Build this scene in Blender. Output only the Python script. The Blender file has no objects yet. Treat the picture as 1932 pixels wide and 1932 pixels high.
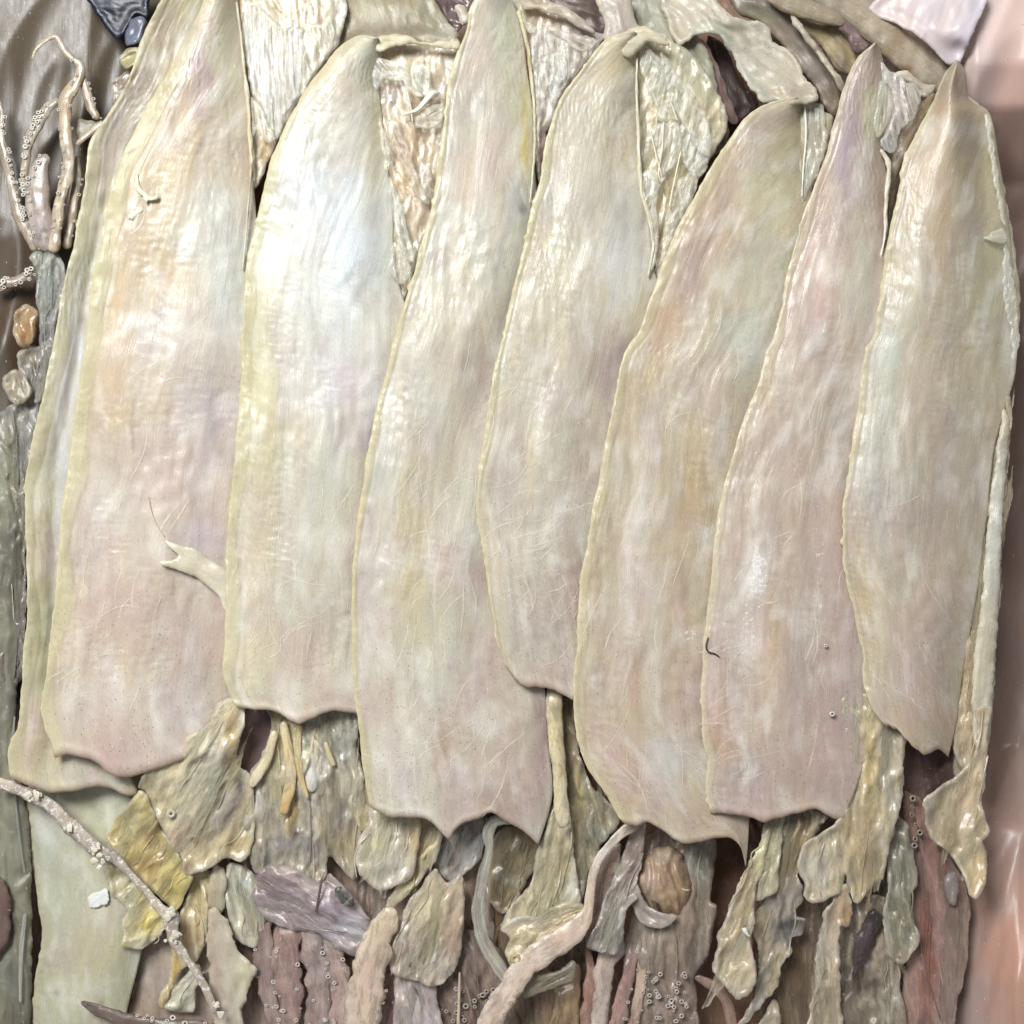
import bpy, math, random
import numpy as np
from mathutils import Vector
from mathutils.geometry import delaunay_2d_cdt

# ------------------------------------------------------------------ camera, light, exposure
S = 0.00016            # metres per photo unit (photo plane is 1932 units = 0.31 m wide)
H = 2800.0             # camera height above the squid plane, in the same units
sc = bpy.context.scene
cd = bpy.data.cameras.new('camera'); cam = bpy.data.objects.new('camera', cd)
sc.collection.objects.link(cam); cam.location = (0, 0, H*S)
cd.sensor_width = 36.0; cd.lens = 36.0*H/1932.0; cd.clip_start = 0.01; cd.clip_end = 50
sc.camera = cam
w = bpy.data.worlds.new('World'); sc.world = w; w.use_nodes = True
bg = w.node_tree.nodes['Background']
bg.inputs[0].default_value = (0.95, 0.965, 1.0, 1); bg.inputs[1].default_value = 0.24
def area(name, loc, target, size, power, col):
    l = bpy.data.lights.new(name, 'AREA'); l.shape = 'RECTANGLE'; l.size = size[0]; l.size_y = size[1]
    l.energy = power; l.color = col
    o = bpy.data.objects.new(name, l); sc.collection.objects.link(o); o.location = loc
    o.rotation_euler = (Vector(target)-Vector(loc)).to_track_quat('-Z', 'Y').to_euler()
area('window_light', (-0.32, 0.46, 0.84), (-0.05, 0.05, 0), (0.40, 0.32), 11.8, (0.99, 0.99, 0.995))
sc.view_settings.view_transform = 'Standard'; sc.view_settings.look = 'None'
sc.cycles.max_bounces = 4; sc.cycles.diffuse_bounces = 3; sc.cycles.glossy_bounces = 2; sc.cycles.transparent_max_bounces = 8; sc.cycles.use_denoising = True; sc.cycles.adaptive_threshold = 0.04
sc.view_settings.exposure = 0.1; sc.view_settings.gamma = 1.0

# ------------------------------------------------------------------ helpers
TS = 800/2448; BS = 748/2448; K8 = 800/2448*1932
TILE = {'P': (0, 0, 1), 'a': (0, 0, TS), 'b': (631.4, 0, TS), 'c': (1300.6, 0, TS), 'd': (0, 631.4, TS), 'e': (631.4, 631.4, TS),
        'f': (1300.6, 631.4, TS), 'p': (0, 1341.7, BS), 'q': (442, 1341.7, BS), 'r': (868.1, 1341.7, BS), 's': (1341.7, 1341.7, BS)}
def T(k, pts):
    ox, oy, s = TILE[k]
    return [(ox+p[0]*s, oy+p[1]*s)+tuple(p[2:]) for p in pts]
def TW(k, pts):               # points with a width, scaled too
    ox, oy, s = TILE[k]
    return [(ox+p[0]*s, oy+p[1]*s, p[2]*s)+tuple(p[3:]) for p in pts]
def lin(h):
    c = np.array([int(h[i:i+2], 16)/255 for i in (0, 2, 4)])
    return np.where(c <= .04045, c/12.92, ((c+.055)/1.055)**2.4)
RNG = np.random.RandomState(5)
PERM = RNG.permutation(1024); GA = RNG.rand(1024)*2*np.pi
def noise(x, y, seed=0):
    x = np.asarray(x, float)+seed*17.37; y = np.asarray(y, float)+seed*9.11
    xi = np.floor(x).astype(int); yi = np.floor(y).astype(int); fx = x-xi; fy = y-yi
    u = fx*fx*fx*(fx*(fx*6-15)+10); v = fy*fy*fy*(fy*(fy*6-15)+10)
    def g(ix, iy, dx, dy):
        a = GA[PERM[(PERM[ix & 1023]+iy) & 1023]]
        return np.cos(a)*dx+np.sin(a)*dy
    n00 = g(xi, yi, fx, fy); n10 = g(xi+1, yi, fx-1, fy); n01 = g(xi, yi+1, fx, fy-1); n11 = g(xi+1, yi+1, fx-1, fy-1)
    return ((n00*(1-u)+n10*u)*(1-v)+(n01*(1-u)+n11*u)*v)*1.5
def fbm(x, y, seed=0, o=3):
    r = 0; a = 1
    for i in range(o): r = r+a*noise(x*2**i, y*2**i, seed+i*3); a *= .5
    return r
def ridged(x, y, seed=0, o=2):
    r = 0; a = 1
    for i in range(o): r = r+a*(1-2*np.abs(noise(x*2**i, y*2**i, seed+i*3))-.5); a *= .5
    return r
def catmull(pts, step=5, closed=False):
    P = np.array([p[:2] for p in pts], float); n = len(P); out = []
    rng = range(n) if closed else range(n-1)
    for i in rng:
        if closed: a, b, c, d = P[(i-1) % n], P[i], P[(i+1) % n], P[(i+2) % n]
        else: a, b, c, d = P[max(i-1, 0)], P[i], P[i+1], P[min(i+2, n-1)]
        L = np.linalg.norm(c-b); k = max(1, int(round(L/step)))
        # centripetal-ish: limit tangents to the segment's length
        m1 = (c-a)*.5; m2 = (d-b)*.5
        for m in (m1, m2):
            l = np.linalg.norm(m)
            if l > L and l > 0: m *= L/l
        for j in range(k):
            t = j/k; t2 = t*t; t3 = t2*t
            out.append((2*t3-3*t2+1)*b+(t3-2*t2+t)*m1+(-2*t3+3*t2)*c+(t3-t2)*m2)
    if not closed: out.append(P[-1])
    return np.array(out)
def resample(C, n):
    d = np.r_[0, np.cumsum(np.linalg.norm(np.diff(C, axis=0), axis=1))]
    t = np.linspace(0, d[-1], n)
    return np.stack([np.interp(t, d, C[:, 0]), np.interp(t, d, C[:, 1])], 1)
def segdist(Q, B, closed=True):
    A = B; E = np.roll(B, -1, 0) if closed else B[1:]
    if not closed: A = B[:-1]
    out = np.empty(len(Q))
    for i in range(0, len(Q), 4000):
        q = Q[i:i+4000, None]; ab = (E-A)[None]; l2 = (ab**2).sum(-1)+1e-9
        t = np.clip(((q-A[None])*ab).sum(-1)/l2, 0, 1)
        out[i:i+4000] = np.sqrt((((A[None]+t[..., None]*ab)-q)**2).sum(-1)).min(1)
    return out
def inside(Q, B):
    x, y = Q[:, 0], Q[:, 1]; r = np.zeros(len(Q), bool); n = len(B)
    for i in range(n):
        x1, y1 = B[i]; x2, y2 = B[(i+1) % n]
        if y1 == y2: continue
        c = ((y1 > y) != (y2 > y)) & (x < (x2-x1)*(y-y1)/(y2-y1)+x1)
        r ^= c
    return r
def world(xy, z):             # photo units + height -> metres
    k = (H-z)/H*S
    return np.stack([(xy[:, 0]-966)*k, -(xy[:, 1]-966)*k, z*S], 1)
def prop(o, label=None, cat=None, group=None, kind=None):
    for k, v in (('label', label), ('category', cat), ('group', group), ('kind', kind)):
        if v: o[k] = v
    return o
def absloc(o):
    v = np.zeros(3)
    while o is not None: v = v+np.array(o.location); o = o.parent
    return v
def make(name, V, F, uv, col, parent, mat, rim=None, dots=None, smooth=True, crust=None):
    """V world verts, F list of tri/quad index arrays, uv per vert, col per vert"""
    me = bpy.data.meshes.new(name)
    loc = absloc(parent) if parent is not None else np.zeros(3)
    me.from_pydata((V-loc).tolist(), [], [tuple(map(int, f)) for f in F])
    li = np.empty(len(me.loops), np.int32); me.loops.foreach_get('vertex_index', li)
    ul = me.uv_layers.new(name='UVMap'); ul.data.foreach_set('uv', np.asarray(uv, np.float32)[li].ravel())
    n = len(V)
    a = me.attributes.new('Col', 'FLOAT_COLOR', 'POINT'); c4 = np.ones((n, 4), np.float32); c4[:, :3] = col; a.data.foreach_set('color', c4.ravel())
    for nm, arr in (('rim', rim), ('dots', dots), ('crust', crust)):
        a = me.attributes.new(nm, 'FLOAT', 'POINT')
        a.data.foreach_set('value', np.broadcast_to(np.asarray(0 if arr is None else arr, np.float32), (n,)).copy())
    if smooth: me.polygons.foreach_set('use_smooth', np.ones(len(me.polygons), bool))
    me.materials.append(MAT[mat]); me.update()
    o = bpy.data.objects.new(name, me); sc.collection.objects.link(o)
    if parent is not None: o.parent = parent
    return o
def thing(name, xy, z, label, cat, group=None):
    e = bpy.data.objects.new(name, None); sc.collection.objects.link(e)
    e.location = world(np.array([xy], float), np.array([float(z)]))[0]; e.empty_display_size = .01
    return prop(e, label, cat, group)
def blots(xy, col, col2, bl, seed, dirv=None, amt=1.0, fs=90):
    base = lin(col); c = np.tile(base, (len(xy), 1))
    if dirv is None: dirv = np.array([0, 1.0])
    al = xy@dirv; ac = xy@np.array([-dirv[1], dirv[0]])
    if col2:
        k = np.clip(.5+.9*fbm(ac/fs*1.6, al/fs*.6, seed+40, 3), 0, 1)[:, None]*amt
        c = c*(1-k)+lin(col2)*k
    m = np.clip(fbm(ac/75, al/190, seed+50, 4), -1, 1)[:, None]; c = c*(1+m*np.array([.07, .0, -.10]))
    m = fbm(ac/22, al/150, seed+55, 3)[:, None]; c = c*(1+np.clip(m-.05, 0, 1)*np.array([-.20, -.24, -.22])); k = np.clip(-m-.1, 0, .8)*.35; c = c*(1-k)+lin('e6e3da')*k if base.mean() > .3 else c
    wob = 30*noise(xy[:, 0]/60, xy[:, 1]/60, seed+5); wob2 = 30*noise(xy[:, 0]/60, xy[:, 1]/60, seed+8)
    for b in bl or ():
        x, y, rx, ry, h = b[:5]; st = b[5] if len(b) > 5 else .82
        wk = min(1, rx/35)
        d = ((xy[:, 0]+wob*wk-x)/rx)**2+((xy[:, 1]+wob2*wk-y)/ry)**2
        k = (np.exp(-d*.8)*st)[:, None]; c = c*(1-k)+lin(h)*k
    L = c.mean(1, keepdims=True); return (L+(c-L)*.9)*np.array([.868, .868, .80])
SEED = [1]
def nseed(): SEED[0] += 1; return SEED[0]*1.7
def close_solid(tri, n):      # bottom copy + side faces for a top sheet with n verts
    tri = np.asarray(tri)
    cnt = {}
    for f in tri:
        m = len(f)
        for i in range(m):
            cnt[(f[i], f[(i+1) % m])] = 1
    F = [tuple(f) for f in tri]+[tuple(int(v)+n for v in f[::-1]) for f in tri]
    for (a, b) in cnt:
        if (b, a) not in cnt: F.append((b, a, a+n, b+n))
    return F
def sheet(name, parent, pts, z, col, col2=None, bl=None, th=7, bulge=12, br=26, wr=5, wl=(22, 130), ang=None, lip=3, dots=0., rim=.5,
          mat='flesh', step=5, jag=1.2, tilt=(0, 0), fold=0, fw=60, crust=0., cup=0, lump=0, lw=40):
    """free-form fleshy sheet with the given outline; z number or [(x, y, z)] control heights"""
    sd = nseed(); B = catmull(pts, step, True)
    t = np.arange(len(B)); nrm = np.roll(B, -1, 0)-np.roll(B, 1, 0); nrm = np.stack([nrm[:, 1], -nrm[:, 0]], 1); nrm /= np.linalg.norm(nrm, axis=1)[:, None]+1e-9
    B = B+nrm*(jag*2.2*noise(t*.23, t*0, sd)+jag*1.2*noise(t*.7, t*0, sd+3))[:, None]
    lo, hi = B.min(0), B.max(0)
    gx, gy = np.meshgrid(np.arange(lo[0], hi[0], step), np.arange(lo[1], hi[1], step*.87))
    gx[1::2] += step*.5
    Q = np.stack([gx.ravel(), gy.ravel()], 1); Q = Q+RNG.uniform(-.15, .15, Q.shape)*step
    Q = Q[inside(Q, B)]
    if len(Q): Q = Q[segdist(Q, B) > step*.55]
    nb = len(B); allp = [Vector(p) for p in np.vstack([B, Q])]
    v, _, f, *_r = delaunay_2d_cdt(allp, [(i, (i+1) % nb) for i in range(nb)], [], 1, 1e-4)
    xy = np.array([tuple(p) for p in v]); tri = [tuple(x) for x in f]
    # consistent winding (image y points down -> flip so that normals face +z)
    def ar(f): a, b, c = xy[f[0]], xy[f[1]], xy[f[2]]; return (b[0]-a[0])*(c[1]-a[1])-(b[1]-a[1])*(c[0]-a[0])
    tri = [f if ar(f) < 0 else f[::-1] for f in tri]
    d = segdist(xy, B)
    ctr = xy.mean(0)
    if ang is None:
        ev, evec = np.linalg.eigh(np.cov((xy-ctr).T)); dirv = evec[:, 1]*(1 if evec[1, 1] > 0 else -1)
    else: dirv = np.array([math.sin(math.radians(ang)), math.cos(math.radians(ang))])
    al = xy@dirv; ac = xy@np.array([-dirv[1], dirv[0]])
    if np.isscalar(z): zz = np.full(len(xy), float(z))
    else:
        zc = np.array(z, float); dd = ((xy[:, None]-zc[None, :, :2])**2).sum(-1)+60; ww = dd**-1.5
        zz = (ww*zc[:, 2]).sum(1)/ww.sum(1)
    rel = (xy-ctr)/100; zz = zz+rel[:, 0]*tilt[0]+rel[:, 1]*tilt[1]
    inn = 1-np.exp(-d/br)
    if mat == 'wet' and name not in ('eye', 'ink_sac', 'mantle'): bulge = bulge*.55; th = min(th, 4)
    zz = zz+bulge*inn-cup*inn
    zz = zz+lip*np.exp(-((d-4)/6)**2)-lip*.6*np.exp(-((d-20)/9)**2)-.3*th*np.exp(-d/3)+(7 if mat in ('wet', 'flesh') else 0)*noise(xy[:, 0]/38, xy[:, 1]/38, sd+44)*np.exp(-d/16)
    wob = 14*noise(ac/70, al/90, sd+2)
    zz = zz+wr*(ridged((ac+wob)/wl[0], al/wl[1], sd, 1) if mat != 'wet' else 1.1*noise((ac+wob)/wl[0], al/wl[1], sd))*(.35+.65*inn)+.35*wr*fbm(ac/9, al/30, sd+9, 2)
    if fold: zz = zz+fold*ridged((ac+2*wob)/fw, al/(fw*4), sd+21, 2)
    if lump:
        w1 = 26*noise(xy[:, 0]/50, xy[:, 1]/50, sd+35); w2 = 26*noise(xy[:, 0]/50, xy[:, 1]/50, sd+36)
        zz = zz+lump*.28*ridged((ac+w1)/(lw*1.3), (al+w2)/(lw*2.6), sd+31, 3)*inn
    if mat == 'wet' and name not in ('eye', 'ink_sac', 'mantle', 'fin'):
        w1 = 22*noise(xy[:, 0]/45, xy[:, 1]/45, sd+61); w2 = 22*noise(xy[:, 0]/45, xy[:, 1]/45, sd+62)
        zz = zz+9*noise((ac+w1)/24, (al+w2)/130, sd+63)+3.5*ridged((ac+w1)/38, (al+w2)/160, sd+64, 1)+1.6*noise((ac+w2*.5)/8, al/70, sd+65)
    c = blots(xy, col, col2, bl, sd, dirv)
    if mat in ('wet', 'flesh') and c.mean() > .2 and name not in ('eye', 'ink_sac', 'head'):
        k = (.5*np.exp(-(d/3.5)**2)*np.clip(.6+noise(xy[:, 0]/25, xy[:, 1]/25, sd+81), 0, 1.3))[:, None]; c = c*(1-k)+lin('f0e8d2')*k
    zb = zz-th*(.25+.75*(1-np.exp(-d/8)))
    V = np.vstack([world(xy, zz), world(xy, zb)]); n = len(xy)
    uv = np.stack([ac, al], 1)/100+sd*3.1; uv = np.vstack([uv, uv])
    rm = rim*np.exp(-(d/9)**2)
    dt = np.broadcast_to(np.asarray(dots if not callable(dots) else dots(xy), float), (n,))
    cr = np.broadcast_to(np.asarray(crust if not callable(crust) else crust(xy), float), (n,))
    o = make(name, V, close_solid(tri, n), uv, np.vstack([c, c*.9]), parent, mat, np.r_[rm, rm*0], np.r_[dt, dt], True, np.r_[cr, cr])
    area_ = len(xy)*step*step*.87
    nl = int(np.clip(area_/2000, 0, 8)) if (mat == 'wet' and parent is not None and parent.parent is None and name not in ('eye', 'ink_sac', 'fin')) else 0
    perp = np.array([-dirv[1], dirv[0]])
    for j in range(nl):           # thin dried membrane layers and strands stuck to the organ
        i = RNG.randint(len(xy)); p = xy[i]
        la = RNG.uniform(.4, .8)*np.ptp(al)*.5; lb = min(RNG.uniform(6, 18), .25*np.ptp(ac)); q_ = []
        for a_ in np.linspace(0, 2*np.pi, 12, endpoint=False):
            r_ = RNG.uniform(.7, 1.15); v_ = p+dirv*math.cos(a_)*la*r_+perp*(math.sin(a_)*lb*r_+14*math.sin(math.cos(a_)*1.5+j))
            q_.append(v_)
        q_ = np.array(q_); ins = inside(q_, B)
        if ins.sum() < 7: continue
        q_ = np.where(ins[:, None], q_, p+(q_-p)*.6)
        lc = c[i]; hx = ''.join('%02x' % int(255*min(1, (v*1.3)**(1/2.2))) for v in lc)
        sheet('membrane_layer', o, [tuple(v) for v in q_], float(zz[i])+2, hx, th=.8, bulge=3, wr=3, wl=(8, 60), lip=0, mat='veil', step=4, rim=1., jag=1, ang=math.degrees(math.atan2(dirv[0], dirv[1])))
    for j in range(nl//2):
        i = RNG.randint(len(xy)); p = xy[i]; la = RNG.uniform(.3, .8)*np.ptp(al)*.5; cv = RNG.normal()*10; pts_ = []
        for t_ in np.linspace(-1, 1, 6):
            v_ = p+dirv*t_*la+perp*(cv*t_*t_+RNG.normal()*3); jn = ((xy-v_)**2).sum(1).argmin()
            if ((xy[jn]-v_)**2).sum() > 64: continue
            pts_.append((v_[0], v_[1], RNG.uniform(2., 5)*(1-.5*abs(t_)), float(zz[jn])+1.5))
        if len(pts_) > 3:
            lc = c[i]; hx = ''.join('%02x' % int(255*min(1, (v*1.2)**(1/2.2))) for v in lc)
            tube('strand', o, pts_, 0, hx, flat=.6, ring=7, wr=.2, mat='wet')
    return o
def mantle(parent, L, R, Tp, Bt, col, bl, z0=(42, -4), rows=330, cols=100, th=6, rimw=24, rimc='d8d2aa', dots=None, prof=None, wr=1.6, col2=None, crust=None, rimh=.35, arch=10, name='mantle', sd=None):
    sd = nseed() if sd is None else sd
    Lc = resample(catmull(L, 6), rows); Rc = resample(catmull(R, 6), rows)
    tt = np.linspace(0, 1, rows)[:, None]; ss = np.linspace(0, 1, cols)**1.5; ss2 = ss[None, :]
    Pg = Lc[:, None]*(1-ss2[..., None])+Rc[:, None]*ss2[..., None]
    for crv, e, wgt in ((Tp, 0, (1-tt)**14), (Bt, -1, tt**14)):
        if crv is None: continue
        c0 = resample(catmull(crv, 4), 600); sidx = np.clip((ss*599).astype(int), 0, 599)
        dev = c0[sidx]-(c0[0]*(1-ss[:, None])+c0[-1]*ss[:, None])
        Pg = Pg+wgt[..., None]*dev[None]
    # small raggedness of the free edges
    yy = np.arange(rows); e0 = (3*noise(yy*.07, yy*0, sd)+1.3*noise(yy*.31, yy*0, sd+1)-3.5*np.clip(noise(yy*.17, yy*0, sd+3)-.45, 0, 1)*4); Pg[:, :14, 0] += e0[:, None]*np.linspace(1, 0, 14)[None]
    xx = np.arange(cols); Pg[-4:, :, 1] += ((2.2*noise(xx*.16, xx*0, sd+2)+.8*noise(xx*.8, xx*0, sd+3))[None]*np.linspace(.25, 1, 4)[:, None])
    X, Y = Pg[..., 0], Pg[..., 1]
    wdt = np.linalg.norm(Rc-Lc, axis=1)[:, None]; d = ss2*wdt
    ln = np.r_[0, np.cumsum(np.linalg.norm(np.diff(Lc, axis=0), axis=1))][:, None]; al = np.broadcast_to(ln, X.shape); db = ln[-1]-ln
    s = np.broadcast_to(ss2, X.shape); t = np.broadcast_to(tt, X.shape)
    z = z0[0]*(1-s)+z0[1]*s+arch*np.sin(np.pi*np.clip(s, 0, 1))
    if prof: z = z+prof(s, t, X, Y)
    rw = rimw*(.85+.5*noise(al/120, al*0, sd+4))*np.clip(wdt/150, .45, 1); fade = np.clip(wdt/120, .3, 1)
    z = z+fade*(rimh*np.exp(-((d-rw*.38)/(rw*.36))**2)-rimh*2.0*np.exp(-((d-rw*.86)/3.2)**2))-.4*th*np.exp(-d/2.5)
    wob = 25*noise(X/110, Y/170, sd+5)
    z = z+9*noise(X/120, Y/260, sd+6)+wr*2.0*noise((d+wob)/60, al/420, sd+7)+wr*.5*ridged((d+wob)/24, al/260, sd+8)*np.clip(.5+1.2*noise(X/130,Y/220,sd+18),0,1)+.25*fbm(d/8, al/50, sd+10, 2)
    pch = np.clip(2.2*noise(X/95, Y/150, sd+91), 0, 1); z = z+1.1*pch*ridged((d+al*.35)/34, al/7.5, sd+92)+1.0*np.clip(2*noise(X/120, Y/160, sd+93), 0, 1)*ridged((d-al*.5)/9, al/26, sd+94)
    z = z+2.2*noise(X/22, Y/30, sd+14)*np.clip(noise(X/160, Y/200, sd+15)+.3, 0, 1)
    z = z-.5*th*np.exp(-np.broadcast_to(db, X.shape)/4)+2*np.exp(-((np.broadcast_to(db, X.shape)-9)/8)**2)
    z = z+5*noise(al/70, al*0, sd+23)*np.exp(-d/18)+1.6*noise(al/13, d/30, sd+24)*np.exp(-d/10)
    xy = Pg.reshape(-1, 2); zf = z.ravel()
    c = blots(xy, col, col2, bl, sd, fs=110)
    for fw_, sd_, hv in ((40, 71, (.018, -.022, -.012)), (26, 74, (.012, .004, -.045)), (17, 77, (-.045, -.05, -.055)), (9, 79, (-.025, -.028, -.03))):
        m = fbm((d+wob*.6)/fw_, al/(fw_*14), sd+sd_, 2).reshape(-1, 1); pk = np.clip(.5+1.4*noise(X/90, Y/210, sd+sd_+1), 0, 1.3).reshape(-1, 1); c = c*(1+1.3*m*pk*np.array(hv))
    k = (.30*np.clip(.1+1.3*fbm((d+wob)/46, al/90, sd+85, 4), 0, 1)).reshape(-1, 1); c = c*(1-k)+lin('a99c96')*k
    k = (.4*np.clip(-.1+1.3*fbm((d+wob)/42, al/95, sd+88, 4), 0, 1)).reshape(-1, 1); c = c*(1-k)+lin('ebe8de')*k
    k = (.42*np.clip((t-.38)*2.2, 0, 1)*np.clip(.25+1.1*fbm(X/120, Y/170, sd+95, 3), 0, 1)).reshape(-1, 1); c = c*(1-k)+lin('bfa29e')*k
    rm = np.exp(-(d/(rw*.8))**8); k = (rm*(.3+.28*np.clip((wdt-60)/160, 0, 1))+.5*np.exp(-(d/2.8)**2)).clip(0, .9).reshape(-1, 1); c = c*(1-k)+(lin(rimc)*.72+lin('f4ebc8')*.36)*k; c = c*(1-.06*np.exp(-((d-rw*.86)/3.2)**2)).reshape(-1, 1)  # bright outer line is a painted highlight, dark inner line painted groove shade
    k = (.5*np.exp(-(np.broadcast_to(db, X.shape)/7)**2)).reshape(-1, 1); c = c*(1-k)+lin('a8806c')*k
    n = rows*cols; idx = np.arange(n).reshape(rows, cols)
    quads = np.stack([idx[:-1, :-1], idx[1:, :-1], idx[1:, 1:], idx[:-1, 1:]], -1).reshape(-1, 4)
    zb = (z-th*np.clip(.45+d/40, 0, 1)).ravel()
    V = np.vstack([world(xy, zf), world(xy, zb)])
    uv = np.stack([(d+wob*.25).ravel(), al.ravel()], 1)/100+sd*2.3; uv = np.vstack([uv, uv])
    dv = np.zeros(n) if dots is None else dots(X.ravel(), Y.ravel(), (np.broadcast_to(db, X.shape)).ravel())
    cv = np.zeros(n) if crust is None else crust(X.ravel(), Y.ravel())
    rmf = rm.ravel(); GRID[parent.name] = (xy, zf)
    o = make(name, V, close_solid(quads, n), uv, np.vstack([c, c*.9]), parent, 'mantle', np.r_[rmf, rmf*0], np.r_[dv, dv*0], True, np.r_[cv, cv*0])
    return o
GRID = {}
def tendons(sq, spots, col='e9dfc2'):
    """pale fibres stuck to a mantle: spots (x, y, rx, ry, count, angle, spread, length)"""
    gxy, gz = GRID[sq.name]; V = []; F = []; C_ = []; U = []; k = 0
    for x, y, rx, ry, cnt, an, spr, ln in spots:
        for _ in range(int(cnt*.5)):
            p = np.array([x+RNG.normal()*rx, y+RNG.normal()*ry]); a = math.radians(an+RNG.normal()*spr*.7); l = ln*RNG.uniform(.4, 1.3); cv = RNG.normal()*.5
            t = np.linspace(-.5, .5, 9)[:, None]; dv = np.array([math.sin(a), math.cos(a)]); nv = np.array([-dv[1], dv[0]])
            L_ = p+dv*t*l+nv*(t*t*cv*l+1.6*noise(t*5, t*0+k, 3)); wd = RNG.uniform(.6, 1.9)*np.sqrt(1-(2*t)**2*.96)
            st = np.vstack([L_+nv*wd, L_-nv*wd])
            dd = ((gxy[None]-L_[:, None])**2).sum(-1); i = dd.argmin(1)
            if dd.min(1).max() > 60: continue
            z = gz[i]; z = np.convolve(np.r_[z[0], z, z[-1]], [.25, .5, .25], 'valid')+.9; V.append(world(st, np.r_[z, z])); n = 9
            F += [(k+j, k+j+1, k+n+j+1, k+n+j) for j in range(n-1)]; k += 2*n
            C_.append(np.tile(np.minimum(lin('f6eedb')*RNG.uniform(.9, 1.08), .96), (2*n, 1))); U.append(st/100)
    if V:
        o = make('tendons', np.vstack(V), F, np.vstack(U), np.vstack(C_), sq, 'tendon'); o['kind'] = 'stuff'
def tube(name, parent, pts, z, col, col2=None, bl=None, flat=.55, ring=14, wr=.08, dots=0., mat='flesh', zs=None, step=5, crust=0., groove=0., dip=0):
    """tapering fleshy strand along pts (x, y, width[, z])"""
    sd = nseed(); C = catmull(pts, step)
    P = np.array([p[:2] for p in pts], float); dd = np.r_[0, np.cumsum(np.linalg.norm(np.diff(P, axis=0), axis=1))]
    cd_ = np.r_[0, np.cumsum(np.linalg.norm(np.diff(C, axis=0), axis=1))]; u = cd_/cd_[-1]*dd[-1]
    wd = np.interp(u, dd, [p[2] for p in pts]); zc = np.interp(u, dd, [(p[3] if len(p) > 3 else 0) for p in pts])+z
    zc = zc-dip*np.exp(-cd_/45)
    tg = np.gradient(C, axis=0); tg /= np.linalg.norm(tg, axis=1)[:, None]+1e-9; nr = np.stack([-tg[:, 1], tg[:, 0]], 1)
    n = len(C); th = np.linspace(0, 2*np.pi, ring, endpoint=False)
    endt = np.minimum(1, np.minimum(cd_, cd_[-1]-cd_)/(wd*.5+1e-6)); endt = np.sqrt(np.clip(1-(1-endt)**2, .04, 1))
    r = (wd*.5*endt)[:, None]*(1+wr*2.2*noise(cd_[:, None]/28+0*th, np.cos(th)[None]*1.2+np.sin(th)*.7, sd)+wr*noise(cd_[:, None]/9, th[None]*2.5, sd+2))
    off = r*np.cos(th)[None]; hz = flat*r*np.sin(th)[None]
    if groove: hz = hz-groove*flat*wd[:, None]*.5*np.exp(-(off/(wd[:, None]*.14))**2)*(np.sin(th)[None] > 0)
    hz = hz+1.3*noise(cd_[:, None]/14, off/6, sd+6)
    xy = (C[:, None]+nr[:, None]*off[..., None]).reshape(-1, 2); zz = (zc[:, None]+hz).ravel()
    V = world(xy, zz)
    idx = np.arange(n*ring).reshape(n, ring); nx = np.roll(idx, -1, 1)
    F = list(np.stack([idx[:-1], nx[:-1], nx[1:], idx[1:]], -1).reshape(-1, 4))
    F += [tuple(idx[0][::-1]), tuple(idx[-1])]
    c = blots(xy, col, col2, bl, sd, None, 1, 45)
    uv = np.stack([np.broadcast_to(off, (n, ring)).ravel(), np.repeat(cd_, ring)], 1)/100+sd*2.9
    dt = np.broadcast_to(np.asarray(dots, float), (n*ring,)); cr = np.broadcast_to(np.asarray(crust, float), (n*ring,))
    o = make(name, V, F, uv, c, parent, mat, None, dt, True, cr)
    o['_w'] = 1; del o['_w']
    o_data = (C, wd, zc, nr, flat)
    CUR[o.name] = o_data
    return o
CUR = {}
def suckers(arm, side=1, spacing=11, r=(3, 5.5), t0=.05, t1=1., col='c6beb2', inset=.8, rows=1, skip=.3):
    C, wd, zc, nr, flat = CUR[arm.name]; n = len(C); Vs = []; Fs = []; k = 0
    cd_ = np.r_[0, np.cumsum(np.linalg.norm(np.diff(C, axis=0), axis=1))]
    pos = np.arange(cd_[-1]*t0, cd_[-1]*t1, spacing)
    for row in range(rows):
        for q in pos+RNG.uniform(-.8, .8, len(pos))*spacing:
            if RNG.rand() < skip: continue
            i = int(np.clip(np.searchsorted(cd_, q), 0, n-1))
            a = side*(inset-row*.45)+RNG.uniform(-.3, .2); rr = RNG.uniform(r[0]*.7, r[1]*1.05)
            off = a*wd[i]*.5; p = C[i]+nr[i]*off; zt = zc[i]+flat*wd[i]*.5*math.sqrt(max(0, 1-min(1, a*a)))+rr*.35
            Vs.append((p, zt, rr, nr[i]*a))
    put_suckers(arm, Vs, col)
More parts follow.
